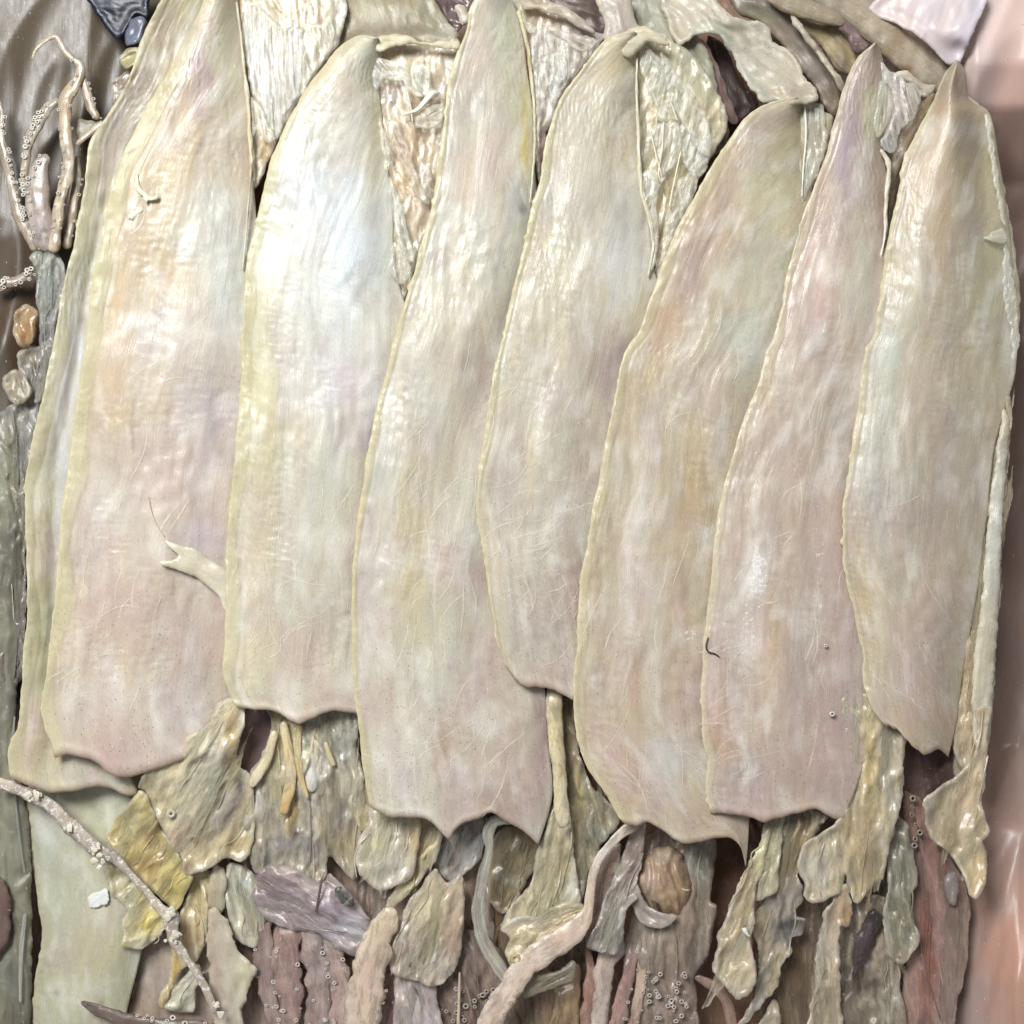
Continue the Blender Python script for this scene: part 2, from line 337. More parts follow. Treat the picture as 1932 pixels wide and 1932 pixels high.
def put_suckers(parent, items, col='c6beb2'):
    V = []; F = []; U = []; k = 0
    M, N_ = 10, 6
    for p, zt, rr, tl in items:
        phi = np.linspace(0, 2*np.pi, M, endpoint=False); ps = np.linspace(0, 2*np.pi, N_, endpoint=False)
        R0 = rr*.66; r0 = rr*.36; asp = RNG.uniform(.75, 1)
        x = (R0+r0*np.cos(ps)[None])*np.cos(phi)[:, None]; y = (R0+r0*np.cos(ps)[None])*np.sin(phi)[:, None]*asp; zz = r0*1.3*np.sin(ps)[None]+0*x
        zz = zz+.5*(x*tl[0]+y*tl[1])*-.8
        xy = np.stack([p[0]+x.ravel(), p[1]+y.ravel()], 1)
        V.append(world(xy, zt+zz.ravel())); idx = np.arange(M*N_).reshape(M, N_)+k
        F += list(np.stack([idx, np.roll(idx, -1, 0), np.roll(np.roll(idx, -1, 0), -1, 1), np.roll(idx, -1, 1)], -1).reshape(-1, 4)[:, ::-1])
        F.append(tuple(idx[:, 4][::-1])); k += M*N_
        U.append(np.stack([x.ravel()+p[0], y.ravel()+p[1]], 1)/100)
    if not V: return
    V = np.vstack(V); U = np.vstack(U); c = np.tile(lin(col), (len(V), 1))
    c = c*(1+.25*noise(U[:, 0]*30, U[:, 1]*30)[:, None])
    o = make('suckers', V, F, U, c, parent, 'gloss'); o['kind'] = 'stuff'
def shard(name, parent, pts, z, col='e8e6dc', **k):
    d = dict(th=1.6, bulge=2, wr=1.3, wl=(8, 320), lip=.6, mat='film', step=4, rim=.55, jag=1.6); d.update(k)
    mx = [int(int(col[i:i+2], 16)*.55+250*.45) for i in (0, 2, 4)]; mx[2] -= 6
    return sheet(name, parent, pts, z, '%02x%02x%02x' % tuple(mx), **d)

# ------------------------------------------------------------------ materials
MAT = {}
class NT:
    def __init__(s, name):
        s.m = bpy.data.materials.new(name); s.m.use_nodes = True; s.t = s.m.node_tree
        s.b = s.t.nodes['Principled BSDF']; MAT[name] = s.m
    def n(s, typ, ins=None, **kw):
        x = s.t.nodes.new(typ)
        for k, v in kw.items(): setattr(x, k, v)
        for k, v in (ins or {}).items(): s.set(x.inputs[k], v)
        return x
    def set(s, sock, v):
        if isinstance(v, bpy.types.NodeSocket): s.t.links.new(v, sock)
        else: sock.default_value = v
    def attr(s, nm, out='Fac'): return s.n('ShaderNodeAttribute', attribute_name=nm).outputs[out]
    def math(s, op, a, b=0., clamp=False): return s.n('ShaderNodeMath', {0: a, 1: b}, operation=op, use_clamp=clamp).outputs[0]
    def mp(s, v, scale, loc=(0, 0, 0), rot=0): return s.n('ShaderNodeMapping', {0: v, 'Location': loc, 'Rotation': (0, 0, rot), 'Scale': scale}).outputs[0]
    def noise(s, v, sc_=1., det=3., rough=.55, dist=0.): return s.n('ShaderNodeTexNoise', {'Vector': v, 'Scale': sc_, 'Detail': det, 'Roughness': rough, 'Distortion': dist}).outputs[0]
    def ramp(s, f, lo, hi, a=0., b=1.): return s.n('ShaderNodeMapRange', {0: f, 1: lo, 2: hi, 3: a, 4: b}, interpolation_type='SMOOTHSTEP').outputs[0]
    def mix(s, f, a, b, bt='MIX'):
        x = s.n('ShaderNodeMix', data_type='RGBA', blend_type=bt)
        s.set(x.inputs[0], f); s.set(x.inputs[6], a); s.set(x.inputs[7], b); return x.outputs[2]
def rgb(h): return tuple(lin(h))+(1,)
def flesh(name, rough=(.34, .6), sss=.25, fib=1., hatch=0., bump=.5, mott=1., alpha=None, coat=0., pale=.25, spec=.4):
    q = NT(name); uv = q.n('ShaderNodeUVMap', uv_map='UVMap').outputs[0]; col = q.attr('Col', 'Color')
    mid = q.noise(q.mp(uv, (6.5, 2., 1), (3, 7, 0)), 1., 6., .72, .5)
    fibn = q.noise(q.mp(uv, (15, .8, 1), (1, 2, 0)), 1., 5., .74, .25)
    fine = q.noise(q.mp(uv, (40, 14, 1), (8, 2, 0)), 1., 3., .7)
    pm = q.ramp(q.noise(q.mp(uv, (1.6, .8, 1), (9, 3, 0)), 1., 1.), .38, .62, .25, 1.)
    c = q.mix(q.ramp(mid, .5, .72, 0, .5*mott), col, q.mix(1., col, (.80, .76, .74, 1), 'MULTIPLY'))
    c = q.mix(q.ramp(mid, .48, .28, 0, .34*mott), c, q.mix(.6, c, rgb('eeece4')))
    c = q.mix(q.math('MULTIPLY', pm, q.ramp(fibn, .52, .74, 0, .62*fib)), c, q.mix(1., c, (1.17, 1.14, 1.04, 1), 'MULTIPLY'))
    c = q.mix(q.math('MULTIPLY', pm, q.ramp(fibn, .47, .26, 0, .62*fib)), c, q.mix(1., c, (.80, .76, .71, 1), 'MULTIPLY'))
    c = q.mix(q.ramp(fine, .5, .66, 0, .6*mott), c, q.mix(1., c, (.86, .82, .79, 1), 'MULTIPLY'))
    c = q.mix(q.ramp(fine, .5, .36, 0, .55*mott), c, q.mix(1., c, (1.13, 1.12, 1.10, 1), 'MULTIPLY'))
    # thin pale veins / tendon lines crossing the skin
    h = None
    if hatch:
        acc = None; wp = q.n('ShaderNodeVectorMath', {0: q.n('ShaderNodeTexNoise', {'Vector': uv, 'Scale': 2.2, 'Detail': 1.}).outputs[1], 1: (.16, .16, 0)}, operation='MULTIPLY').outputs[0]
        wv0 = q.n('ShaderNodeVectorMath', {0: uv, 1: wp}, operation='ADD').outputs[0]
        for rot, sx, lo, wd_ in ((.95, 7, 0, .017), (-.75, 6, 5, .018), (.15, 9, 9, .018)):
            nz = q.noise(q.mp(wv0, (sx, .35, 1), (lo, lo*.7, 0), rot), 1., 1., .5)
            line = q.ramp(q.math('ABSOLUTE', q.math('SUBTRACT', nz, .5)), wd_, .0)
            gate = q.ramp(q.noise(q.mp(wv0, (1.6, .7, 1), (lo+4, 2, 0), rot), 1., 2.), .5, .66)
            line = q.math('MULTIPLY', line, gate)
            acc = line if acc is None else q.math('MAXIMUM', acc, line)
        h = acc
        c = q.mix(q.math('MULTIPLY', h, .6*hatch), c, rgb('efe6cc'))
    # chromatophore dots
    dots = q.attr('dots')
    for sc_, th in ((14., .2),):
        vor = q.n('ShaderNodeTexVoronoi', {'Vector': uv, 'Scale': sc_, 'Randomness': 1.})
        rnd = q.n('ShaderNodeSeparateColor', {0: vor.outputs['Color']}).outputs[0]
        keep = q.math('LESS_THAN', rnd, q.math('MULTIPLY', dots, .85))
        dsk = q.ramp(vor.outputs['Distance'], th, th*.35)
        c = q.mix(q.math('MULTIPLY', q.math('MULTIPLY', dsk, keep), .8), c, rgb('74503f'))
    # sparse grime specks
    vor = q.n('ShaderNodeTexVoronoi', {'Vector': uv, 'Scale': 4.5})
    rnd = q.n('ShaderNodeSeparateColor', {0: vor.outputs['Color']}).outputs[1]
    sp = q.math('MULTIPLY', q.ramp(vor.outputs['Distance'], .06, .035), q.math('LESS_THAN', rnd, .3))
    c = q.mix(q.math('MULTIPLY', sp, .6), c, rgb('5a5048'))
    # white salty crust and small white flakes that double as painted glints
    cr = q.attr('crust'); cn = q.noise(uv, 11., 4., .75)
    crm = q.ramp(q.math('ADD', q.math('MULTIPLY', cr, .38), cn), .72, .80)
    c = q.mix(q.math('MULTIPLY', crm, .85), c, rgb('f2eeea'))
    fl = q.ramp(q.noise(q.mp(uv, (22, 9, 1), (4, 4, 0)), 1., 2., .7), .70, .73)
    c = q.mix(q.math('MULTIPLY', fl, .6), c, rgb('f3efe0'))
    # rim: nicks across the thin edge
    rim = q.attr('rim')
    nk = q.ramp(q.noise(q.mp(uv, (.6, 5, 1), (2, 9, 0)), 1., 3., .6), .70, .73)
    c = q.mix(q.math('MULTIPLY', q.math('MULTIPLY', nk, rim), .8), c, rgb('f4efd8'))
    if name == 'wet': c = q.mix(1., c, (1.31, 1.21, 1.2, 1), 'MULTIPLY')
    q.set(q.b.inputs['Base Color'], c)
    rg = q.ramp(mid, .3, .7, rough[0], rough[1]); rg = q.math('ADD', rg, q.math('MULTIPLY', crm, .3), True)
    q.set(q.b.inputs['Roughness'], rg); q.set(q.b.inputs['Specular IOR Level'], spec)
    hgt = q.math('MULTIPLY', q.math('MULTIPLY', fibn, pm), .75)
    hgt = q.math('ADD', hgt, q.math('ADD', q.math('MULTIPLY', mid, .32), q.math('MULTIPLY', fine, .10))); hgt = q.math('ADD', hgt, q.math('MULTIPLY', crm, .25))
    if h is not None: hgt = q.math('ADD', hgt, q.math('MULTIPLY', h, .25))
    bp = q.n('ShaderNodeBump', {'Height': hgt, 'Strength': bump, 'Distance': .0011})
    q.set(q.b.inputs['Normal'], bp.outputs[0])
    if sss:
        q.b.inputs['Subsurface Weight'].default_value = sss; q.b.inputs['Subsurface Radius'].default_value = (1., .72, .45); q.b.inputs['Subsurface Scale'].default_value = .003
    if coat:
        q.b.inputs['Coat Weight'].default_value = coat; q.b.inputs['Coat Roughness'].default_value = .14
        q.set(q.b.inputs['Coat Normal'], q.n('ShaderNodeBump', {'Height': hgt, 'Strength': bump*.6, 'Distance': .001}).outputs[0])
    if name == 'mantle':      # the thin rim lets the layer below show through
        q.set(q.b.inputs['Alpha'], q.math('SUBTRACT', 1., q.math('MULTIPLY', rim, .36)))
    elif name == 'wet':
        a = q.ramp(mid, .34, .6, *alpha); q.set(q.b.inputs['Alpha'], q.math('MULTIPLY', q.math('MINIMUM', a, 1.), q.math('SUBTRACT', 1., q.math('MULTIPLY', rim, .35))))
    elif alpha:
        a = q.ramp(q.noise(q.mp(uv, (15, 1.2, 1), (6, 6, 0)), 1., 4., .7, .5), .36, .64, alpha[0], alpha[1])
        a = q.math('MAXIMUM', a, q.math('MULTIPLY', rim, .9)) if name != 'veil' else q.math('MULTIPLY', a, q.math('SUBTRACT', 1., rim)); q.set(q.b.inputs['Alpha'], a)
    return q.m
SSS = 0.
flesh('mantle', (.3, .48), SSS, .42, 0., .32, .9, coat=.3, spec=.4, alpha=(1., 1.))
flesh('flesh', (.22, .45), SSS, .8, 0, .45, 1., spec=.5)
flesh('wet', (.13, .33), .4, .3, 0, .25, .8, pale=.15, spec=.65, alpha=(.5, 1.1))
flesh('gloss', (.2, .35), .0, .3, 0., .3, .8, spec=.6)
flesh('film', (.12, .3), 0, .5, 0., .35, .25, alpha=(.04, .5), spec=.9)
flesh('veil', (.18, .4), 0, .8, 0., .4, .6, alpha=(.05, .6), spec=.6)
flesh('tendon', (.25, .4), 0, .4, 0., .0, .4, alpha=(.14, .5), spec=.5)
flesh('clear', (.15, .35), 0, 1.2, 0., .6, .7, alpha=(.25, .6), spec=.6)
flesh('grime', (.4, .6), 0, .5, 0., .5, 1.2, pale=0.)
flesh('plastic', (.28, .42), 0, .12, 0., .12, .25, pale=.0, spec=.4)

# ------------------------------------------------------------------ the setting: tray floor and plastic liner
def grid_sheet(name, x0, x1, y0, y1, zf, col, bl, mat, nx=90, ny=160, kind='structure'):
    sd = nseed(); X, Y = np.meshgrid(np.linspace(x0, x1, nx), np.linspace(y0, y1, ny)); z = zf(X, Y)
    xy = np.stack([X.ravel(), Y.ravel()], 1); n = nx*ny; idx = np.arange(n).reshape(ny, nx)
    q = np.stack([idx[:-1, :-1], idx[1:, :-1], idx[1:, 1:], idx[:-1, 1:]], -1).reshape(-1, 4)
    V = np.vstack([world(xy, z.ravel()), world(xy, z.ravel()-3)])
    c = blots(xy, col, None, bl, sd); uv = xy/100
    o = make(name, V, close_solid(q, n), np.vstack([uv, uv]), np.vstack([c, c]), None, mat); o['kind'] = kind
    return o
grid_sheet('tray_floor', -400, 2350, -400, 2350, lambda X, Y: -185+10*noise(X/150, Y/150, 3)-150*np.clip((X-1740)/120, 0, 1), '8a6650', None, 'grime', 120, 120)
def zright(X, Y):
    k = (X-1985)/100
    z = -165-110*np.clip((X-1800)/70, 0, 1)*np.clip((Y-200)/150, 0, 1)*np.clip((1560-Y)/150, 0, 1)+150/(1+np.exp(-(k-.6)*4))
    z = z+14*ridged((X+.35*Y)/150, (Y-.3*X)/700, 12, 2)
    top = np.clip((420-Y)/300, 0, 1); z = z+top*(150*np.clip((X-1640)/200, 0, 1))
    return z+130*np.clip((Y-1500)/350, 0, 1)*np.clip((X-1800)/120, 0, 1)
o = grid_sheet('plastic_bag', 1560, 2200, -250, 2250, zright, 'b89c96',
    [(1780, 60, 150, 120, 'ecdfe8'), (1910, 190, 60, 100, 'e8bcb0'), (1925, 20, 60, 80, 'f0d2cc'), (1905, 520, 60, 200, '8a7068'), (1930, 900, 60, 300, '7c6660'), (1900, 1300, 60, 150, '947c78'), (1915, 1800, 50, 150, 'd09a86'), (1880, 1550, 50, 120, 'a88a80')], 'plastic', 110, 260)  # brown blots along the middle paint shade onto the evenly pink sheet
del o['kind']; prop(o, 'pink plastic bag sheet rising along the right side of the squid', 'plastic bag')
def zleft(X, Y):
    return -105+.10*np.clip(60-X, -200, 300)+20*ridged((X+.25*Y)/180, (Y-.2*X)/700, 31, 2)
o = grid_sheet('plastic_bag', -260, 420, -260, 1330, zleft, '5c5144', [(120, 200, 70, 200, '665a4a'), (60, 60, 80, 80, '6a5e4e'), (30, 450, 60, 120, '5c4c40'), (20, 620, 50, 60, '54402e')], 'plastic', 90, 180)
del o['kind']; prop(o, 'brownish plastic bag sheet in shade at the upper left', 'plastic bag')
cl = sheet('cloth', None, T('a', [(480, -80), (840, -80), (860, 60), (850, 110), (790, 90), (700, 222), (640, 190), (570, 100), (530, 40)]), -70, '1c2640', '182034', mat='plastic', wr=3, bulge=4, rim=0)
prop(cl, 'dark navy blue scrap of cloth in the top left corner', 'cloth')

# ------------------------------------------------------------------ the row of eight large squid
GR = 'large dried squid laid side by side in a row'
SQ = [thing('squid', (x, 900), 0, l, 'squid', GR) for x, l in (
    (140, 'pale yellow-green squid at the far left, mostly tucked under its neighbour'),
    (290, 'tan and pinkish squid with rounded bottom, second from the left'),
    (590, 'brightest squid with the large white patch, third from the left'),
    (840, 'long squid with a single pointed tooth on its bottom edge, fourth from the left'),
    (1060, 'shorter squid with curved left side and pale tendon lines, fifth from the left'),
    (1290, 'brownish squid with wavy speckled bottom edge, sixth from the left'),
    (1490, 'pinkish squid with a glossy white patch on its left half, seventh from the left'),
    (1750, 'smooth greyish squid with a pointed cone tip, rightmost of the row'))]
S1, S2, S3, S4, S5, S6, S7, S8 = SQ
def dotsb(y0, y1, k=.8): return lambda X, Y, db: 1.35*k*np.clip((Y-y0)/(y1-y0), 0, 1)*(.45+.7*np.clip(noise(X/70, Y/70, 7)+.4, 0, 1))

mantle(S1, [(330, -40), (284, 33), (271, 62), (248, 134), (216, 196), (173, 261), (163, 310), (154, 376), (140, 457), (124, 520), (108, 600), (95, 677), (82, 736), (59, 841), (47, 909), (49, 1040), (51, 1154), (42, 1262), (34, 1366), (15, 1418), (19, 1468)],
    [(420, -40), (400, 60), (345, 200), (300, 330), (260, 500), (240, 700), (220, 900), (210, 1100), (200, 1300), (240, 1440), (262, 1500)], None,
    [(19, 1468), (45, 1478), (86, 1494), (116, 1496), (147, 1491), (189, 1485), (214, 1491), (234, 1499), (262, 1500)],
    'cbc5aa', [(300, 50, 34, 50, 'a8937c'), (255, 170, 40, 80, 'bcaea0'), (215, 260, 45, 90, 'bcacA6'), (140, 640, 16, 130, 'd4d6e0'), (118, 840, 14, 140, 'd0d2da'), (104, 1000, 14, 110, 'cccccc'), (75, 1100, 20, 300, 'c6c496'), (60, 1430, 60, 60, 'd2c59a'), (160, 1470, 60, 26, 'd6d2c0')],
    z0=(30, -14), cols=64, rimw=34, rimc='d0c99e', dots=dotsb(1350, 1480, .3), arch=4,
    prof=lambda s, t, X, Y: -10*np.exp(-((s-.34)/.1)**2)*np.clip((t-.25)*5, 0, 1))
mantle(S2, [(400, -40), (375, 25), (353, 65), (320, 131), (288, 183), (248, 261), (225, 310), (203, 392), (193, 457), (176, 539), (164, 631), (147, 740), (134, 827), (126, 893), (116, 958), (113, 1023), (106, 1089), (100, 1154), (91, 1220), (86, 1270), (78, 1330), (84, 1372), (98, 1412)],
    [(446, -40), (458, 98), (470, 196), (476, 294), (480, 359), (490, 490), (505, 631), (505, 800), (495, 1000), (485, 1150), (470, 1250), (455, 1310), (440, 1370)], None,
    [(98, 1412), (104, 1428), (128, 1424), (159, 1430), (183, 1440), (208, 1462), (238, 1466), (275, 1458), (330, 1440), (390, 1410), (440, 1370)],
    'd6c7b2', [(300, 350, 80, 150, 'dcc8a6'), (232, 560, 45, 60, 'dac098'), (290, 480, 50, 60, 'd8c09c'), (372, 150, 26, 80, 'bea4ac'), (425, 100, 25, 100, 'd2d0b2'), (400, 430, 55, 90, 'dce0dc'), (430, 560, 40, 120, 'd8deda'), (330, 640, 70, 70, 'dcd8d0'), (400, 800, 60, 100, 'c8bec8'), (200, 760, 40, 90, 'dcc6a0'), (300, 900, 90, 100, 'd4c3bc'), (190, 960, 40, 80, 'dedad4'), (390, 1020, 40, 60, 'd2c8d4'), (250, 1150, 90, 80, 'd6c1b2'), (350, 1220, 60, 90, 'c6b0aa'), (190, 1320, 80, 50, 'e0d8d0'), (250, 1420, 120, 40, 'd2bdb4'), (330, 1330, 50, 60, 'ccc0c4')],  # bluish-white and lavender blots put sky sheen into the skin colour
    rimw=44, rimc='dad4a2', dots=dotsb(980, 1350, .7), arch=16)
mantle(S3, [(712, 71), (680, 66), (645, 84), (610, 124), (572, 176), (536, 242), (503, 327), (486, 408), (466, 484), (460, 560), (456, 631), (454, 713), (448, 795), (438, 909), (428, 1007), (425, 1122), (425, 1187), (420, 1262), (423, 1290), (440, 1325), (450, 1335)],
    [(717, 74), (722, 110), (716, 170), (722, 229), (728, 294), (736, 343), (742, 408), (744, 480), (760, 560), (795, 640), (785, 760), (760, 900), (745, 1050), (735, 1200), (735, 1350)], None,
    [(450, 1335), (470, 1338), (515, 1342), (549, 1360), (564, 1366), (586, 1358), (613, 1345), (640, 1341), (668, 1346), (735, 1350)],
    'dedac8', [(600, 370, 80, 90, 'e6eefa', .95), (650, 490, 85, 140, 'e4f0fc', .97), (560, 540, 60, 150, 'f0efea'), (640, 240, 70, 80, 'e8e2d8'), (600, 130, 60, 40, 'dcc9b4'), (705, 230, 14, 110, 'd6d2a8'), (640, 720, 80, 60, 'e0dae4'), (700, 820, 40, 70, 'cfc2cc'), (560, 980, 90, 130, 'd2cfbf'), (650, 1130, 60, 90, 'd4cbc0'), (540, 1230, 80, 60, 'ded3bb'), (560, 1330, 120, 22, 'd2bfae'), (490, 800, 26, 330, 'd9d2a6')],  # bluish-white blots paint sky sheen over the flesh's own whiteness
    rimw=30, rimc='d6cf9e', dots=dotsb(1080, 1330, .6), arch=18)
mantle(S4, [(905, -20), (889, 10), (880, 56), (860, 108), (844, 163), (837, 235), (827, 310), (814, 386), (795, 457), (772, 539), (746, 631), (726, 713), (705, 788), (687, 903), (674, 991), (666, 1073), (662, 1154), (666, 1262), (674, 1342), (683, 1418), (691, 1488), (696, 1520)],
    [(960, -20), (984, 59), (994, 131), (1004, 196), (1008, 294), (1015, 380), (1030, 480), (1025, 600), (1005, 700), (990, 850), (980, 950), (990, 1080), (1012, 1200), (1028, 1300), (1034, 1400), (1042, 1500), (1016, 1594)], None,
    [(696, 1520), (711, 1531), (741, 1542), (787, 1543), (809, 1549), (830, 1568), (847, 1584), (858, 1568), (876, 1553), (909, 1542), (928, 1533), (955, 1550), (983, 1565), (1016, 1594)],
    'd5cfc0', [(905, 90, 40, 60, 'd8c6b8'), (945, 75, 20, 40, 'd2d4c4'), (965, 150, 20, 110, 'd4d4b4'), (900, 310, 50, 60, 'e0ccc2'), (992, 250, 9, 110, 'd8c45a'), (985, 380, 40, 50, 'c4c4c2'), (985, 398, 8, 10, '70747a'), (860, 560, 60, 70, 'dad3c0'), (900, 700, 30, 60, 'bfaba4'), (735, 860, 22, 130, 'dcdedc'), (800, 900, 60, 90, 'cfc8b4'), (885, 1085, 50, 40, 'c4a0a2'), (700, 1130, 30, 150, 'd4d1cc'), (820, 1180, 70, 90, 'd0cab4'), (780, 1050, 25, 160, 'd4c6a0'), (960, 1350, 60, 140, 'c4b4a4'), (740, 1420, 50, 70, 'e0d8d2'), (835, 1430, 18, 50, 'c49c86'), (880, 1480, 50, 40, 'd0c8c6'), (940, 1520, 70, 40, 'c2aca0'), (1024, 1400, 12, 110, '987474')],
    rimw=18, rimc='d6cb98', dots=dotsb(1080, 1500, .95), arch=16)
mantle(S5, [(1196, 58), (1170, 62), (1141, 75), (1102, 124), (1059, 183), (1033, 255), (1017, 343), (997, 418), (981, 490), (961, 572), (948, 635), (932, 697), (919, 778), (906, 867), (898, 942), (901, 984), (916, 1073), (930, 1171), (939, 1220), (958, 1262)],
    [(1207, 66), (1202, 108), (1205, 196), (1208, 261), (1215, 359), (1225, 425), (1232, 490), (1245, 560), (1245, 640), (1225, 760), (1200, 900), (1185, 1000), (1170, 1120), (1160, 1220), (1150, 1332)], None,
    [(958, 1262), (975, 1285), (990, 1295), (1010, 1297), (1040, 1300), (1065, 1312), (1090, 1325), (1150, 1332)],
    'd4ccb8', [(1150, 110, 50, 40, 'dacdaa'), (1080, 250, 40, 90, 'd8d2c2'), (1165, 480, 34, 110, 'dee0e0'), (1050, 560, 50, 90, 'd6cdb8'), (1000, 720, 40, 70, 'd6cfc2'), (1150, 690, 30, 60, 'b09a9e'), (1100, 850, 60, 90, 'c2b5a8'), (950, 930, 30, 120, 'd0c6be'), (1040, 980, 40, 60, 'ccc4bc'), (1060, 1080, 60, 90, 'c0b4aa'), (1000, 1170, 50, 90, 'c8bcb4'), (1030, 1280, 60, 25, 'c6b4a8')],
    rimw=20, rimc='d8cea2', dots=dotsb(900, 1280, .8), arch=16)
mantle(S6, [(1500, 182), (1465, 190), (1431, 203), (1395, 235), (1366, 275), (1333, 327), (1301, 386), (1265, 460), (1235, 540), (1203, 625), (1180, 661), (1154, 772), (1128, 919), (1112, 997), (1095, 1105), (1089, 1203), (1084, 1262), (1083, 1342), (1093, 1403), (1110, 1452), (1137, 1491), (1161, 1531), (1174, 1553)],
    [(1513, 188), (1512, 260), (1516, 330), (1535, 386), (1555, 450), (1545, 560), (1525, 680), (1495, 800), (1460, 930), (1440, 1050), (1425, 1200), (1418, 1350), (1415, 1480), (1412, 1580), (1407, 1638)], None,
    [(1174, 1553), (1198, 1559), (1219, 1551), (1244, 1562), (1262, 1577), (1287, 1592), (1317, 1588), (1354, 1582), (1381, 1583), (1398, 1600), (1407, 1638)],
    'ccbea4', [(1430, 250, 40, 40, 'b8a4a2'), (1360, 320, 25, 60, 'c8a894'), (1330, 430, 40, 80, 'ccae98'), (1300, 520, 30, 80, 'bca6a2'), (1470, 340, 34, 90, 'd0cba4'), (1430, 480, 50, 80, 'c6c5b2'), (1250, 600, 40, 60, 'd0ae90'), (1410, 650, 45, 80, 'c8cec4'), (1330, 750, 60, 80, 'c2b0a2'), (1230, 850, 40, 90, 'd4c6b8'), (1300, 960, 30, 110, 'c4a878'), (1210, 1080, 34, 110, 'd8cec8'), (1280, 1150, 20, 40, 'cdb09c'), (1330, 1010, 30, 30, 'e2dedc'), (1200, 1280, 14, 50, 'bc9c8c'), (1280, 1300, 50, 90, 'c8b2a2'), (1260, 1450, 40, 60, 'd6d4d6'), (1150, 1420, 30, 70, 'ccb6a0'), (1320, 1545, 80, 40, 'c2aa98')],
    rimw=26, rimc='dacda4', dots=dotsb(1050, 1500, .85), arch=16, crust=lambda X, Y: .5*np.exp(-((X-1300)/30)**2-((Y-1195)/20)**2))
mantle(S7, [(1650, 80), (1621, 105), (1595, 154), (1578, 212), (1559, 288), (1526, 376), (1506, 435), (1484, 523), (1461, 631), (1448, 658), (1428, 729), (1402, 795), (1376, 880), (1359, 942), (1350, 1007), (1343, 1073), (1335, 1138), (1328, 1203), (1325, 1262), (1322, 1342), (1326, 1397), (1336, 1433), (1331, 1494), (1340, 1534)],
    [(1658, 84), (1674, 150), (1674, 210), (1665, 280), (1675, 340), (1680, 440), (1730, 540), (1725, 650), (1700, 780), (1680, 950), (1675, 1080), (1680, 1200), (1670, 1300), (1645, 1400), (1610, 1500), (1590, 1550)], None,
    [(1340, 1534), (1365, 1535), (1388, 1537), (1418, 1543), (1443, 1551), (1470, 1543), (1507, 1534), (1540, 1527), (1562, 1540), (1590, 1550)],
    'cebaac', [(1432, 1080, 20, 60, 'f4f2f2', .95), (1408, 1200, 20, 70, 'e4dcd8'), (1625, 150, 30, 50, 'b09c9a'), (1600, 300, 18, 120, 'b49eb0'), (1645, 220, 14, 50, 'd6d6aa'), (1540, 500, 34, 80, 'd6b9b2'), (1620, 520, 22, 150, 'cec7b6'), (1530, 610, 30, 60, 'd0b2b0'), (1500, 720, 40, 70, 'd4c8bc'), (1585, 800, 30, 90, 'c8c5be'), (1440, 900, 40, 60, 'd4c3b2'), (1370, 1130, 26, 70, 'd6ccc4'), (1455, 1190, 18, 130, 'cab092'), (1550, 1100, 40, 90, 'c8b2aa'), (1540, 1300, 60, 90, 'c4b0aa'), (1400, 1460, 40, 40, 'b8aeb0'), (1370, 1390, 30, 40, 'c8aa98'), (1500, 1440, 60, 60, 'c8b2a8')],  # first white blots combine salt grains with a painted soft sheen
    rimw=24, rimc='dccfb2', dots=dotsb(1100, 1500, .6), arch=18,
    crust=lambda X, Y: .72*np.exp(-((X-1432)/22)**2-((Y-1075)/60)**2)+.5*np.exp(-((X-1412)/26)**2-((Y-1200)/80)**2)+.45*np.exp(-((X-1545)/16)**2-((Y-1100)/260)**2)+.4*np.exp(-((X-1560)/20)**2-((Y-620)/50)**2))
mantle(S8, [(1803, 112), (1784, 137), (1765, 180), (1738, 235), (1716, 278), (1702, 314), (1693, 376), (1676, 441), (1667, 507), (1654, 588), (1647, 631), (1637, 651), (1627, 697), (1614, 795), (1598, 893), (1590, 974), (1591, 1056), (1601, 1115), (1614, 1171), (1627, 1236), (1631, 1290), (1647, 1342), (1669, 1368)],
    [(1812, 117), (1821, 131), (1828, 183), (1866, 212), (1884, 294), (1907, 457), (1920, 588), (1916, 700), (1895, 778), (1874, 860), (1857, 1024), (1838, 1154), (1818, 1262), (1805, 1360), (1789, 1430)], None,
    [(1669, 1368), (1693, 1378), (1714, 1400), (1739, 1421), (1754, 1423), (1769, 1414), (1789, 1430)],
    'c8bda6', [(1785, 200, 30, 60, 'b8a288'), (1740, 350, 34, 60, 'd0bca8'), (1780, 430, 22, 100, 'c2a890'), (1680, 650, 34, 90, 'd0d4ce'), (1650, 830, 34, 120, 'cccdc6'), (1660, 960, 30, 90, 'c6c8c2'), (1770, 700, 50, 150, 'c4b6a2'), (1780, 950, 60, 120, 'c0b0a6'), (1865, 420, 26, 200, 'c2b994'), (1905, 640, 12, 90, 'e2e0da'), (1700, 1220, 60, 90, 'c6b6a4'), (1630, 1150, 22, 100, 'd0bc9a'), (1740, 1360, 60, 40, 'ccb4a0')],
    z0=(30, -30), rimw=18, rimc='d8ceaa', dots=dotsb(1000, 1420, .5), arch=34,
    prof=lambda s, t, X, Y: 30*np.exp(-((s-.45)/.3)**2)*np.exp(-((t-.05)/.28)**2)-16*np.exp(-((X-1838-.09*(Y-200))/26)**2)*np.exp(-((t-.1)/.2)**2))
tendons(S5, [(1010, 990, 40, 70, 40, -60, 14, 90), (1060, 1060, 50, 60, 22, 35, 20, 90), (1030, 850, 50, 90, 30, -50, 25, 70), (960, 950, 25, 120, 20, -8, 10, 120), (1050, 1180, 40, 50, 16, -40, 20, 90), (1050, 600, 60, 160, 14, -12, 16, 90)])
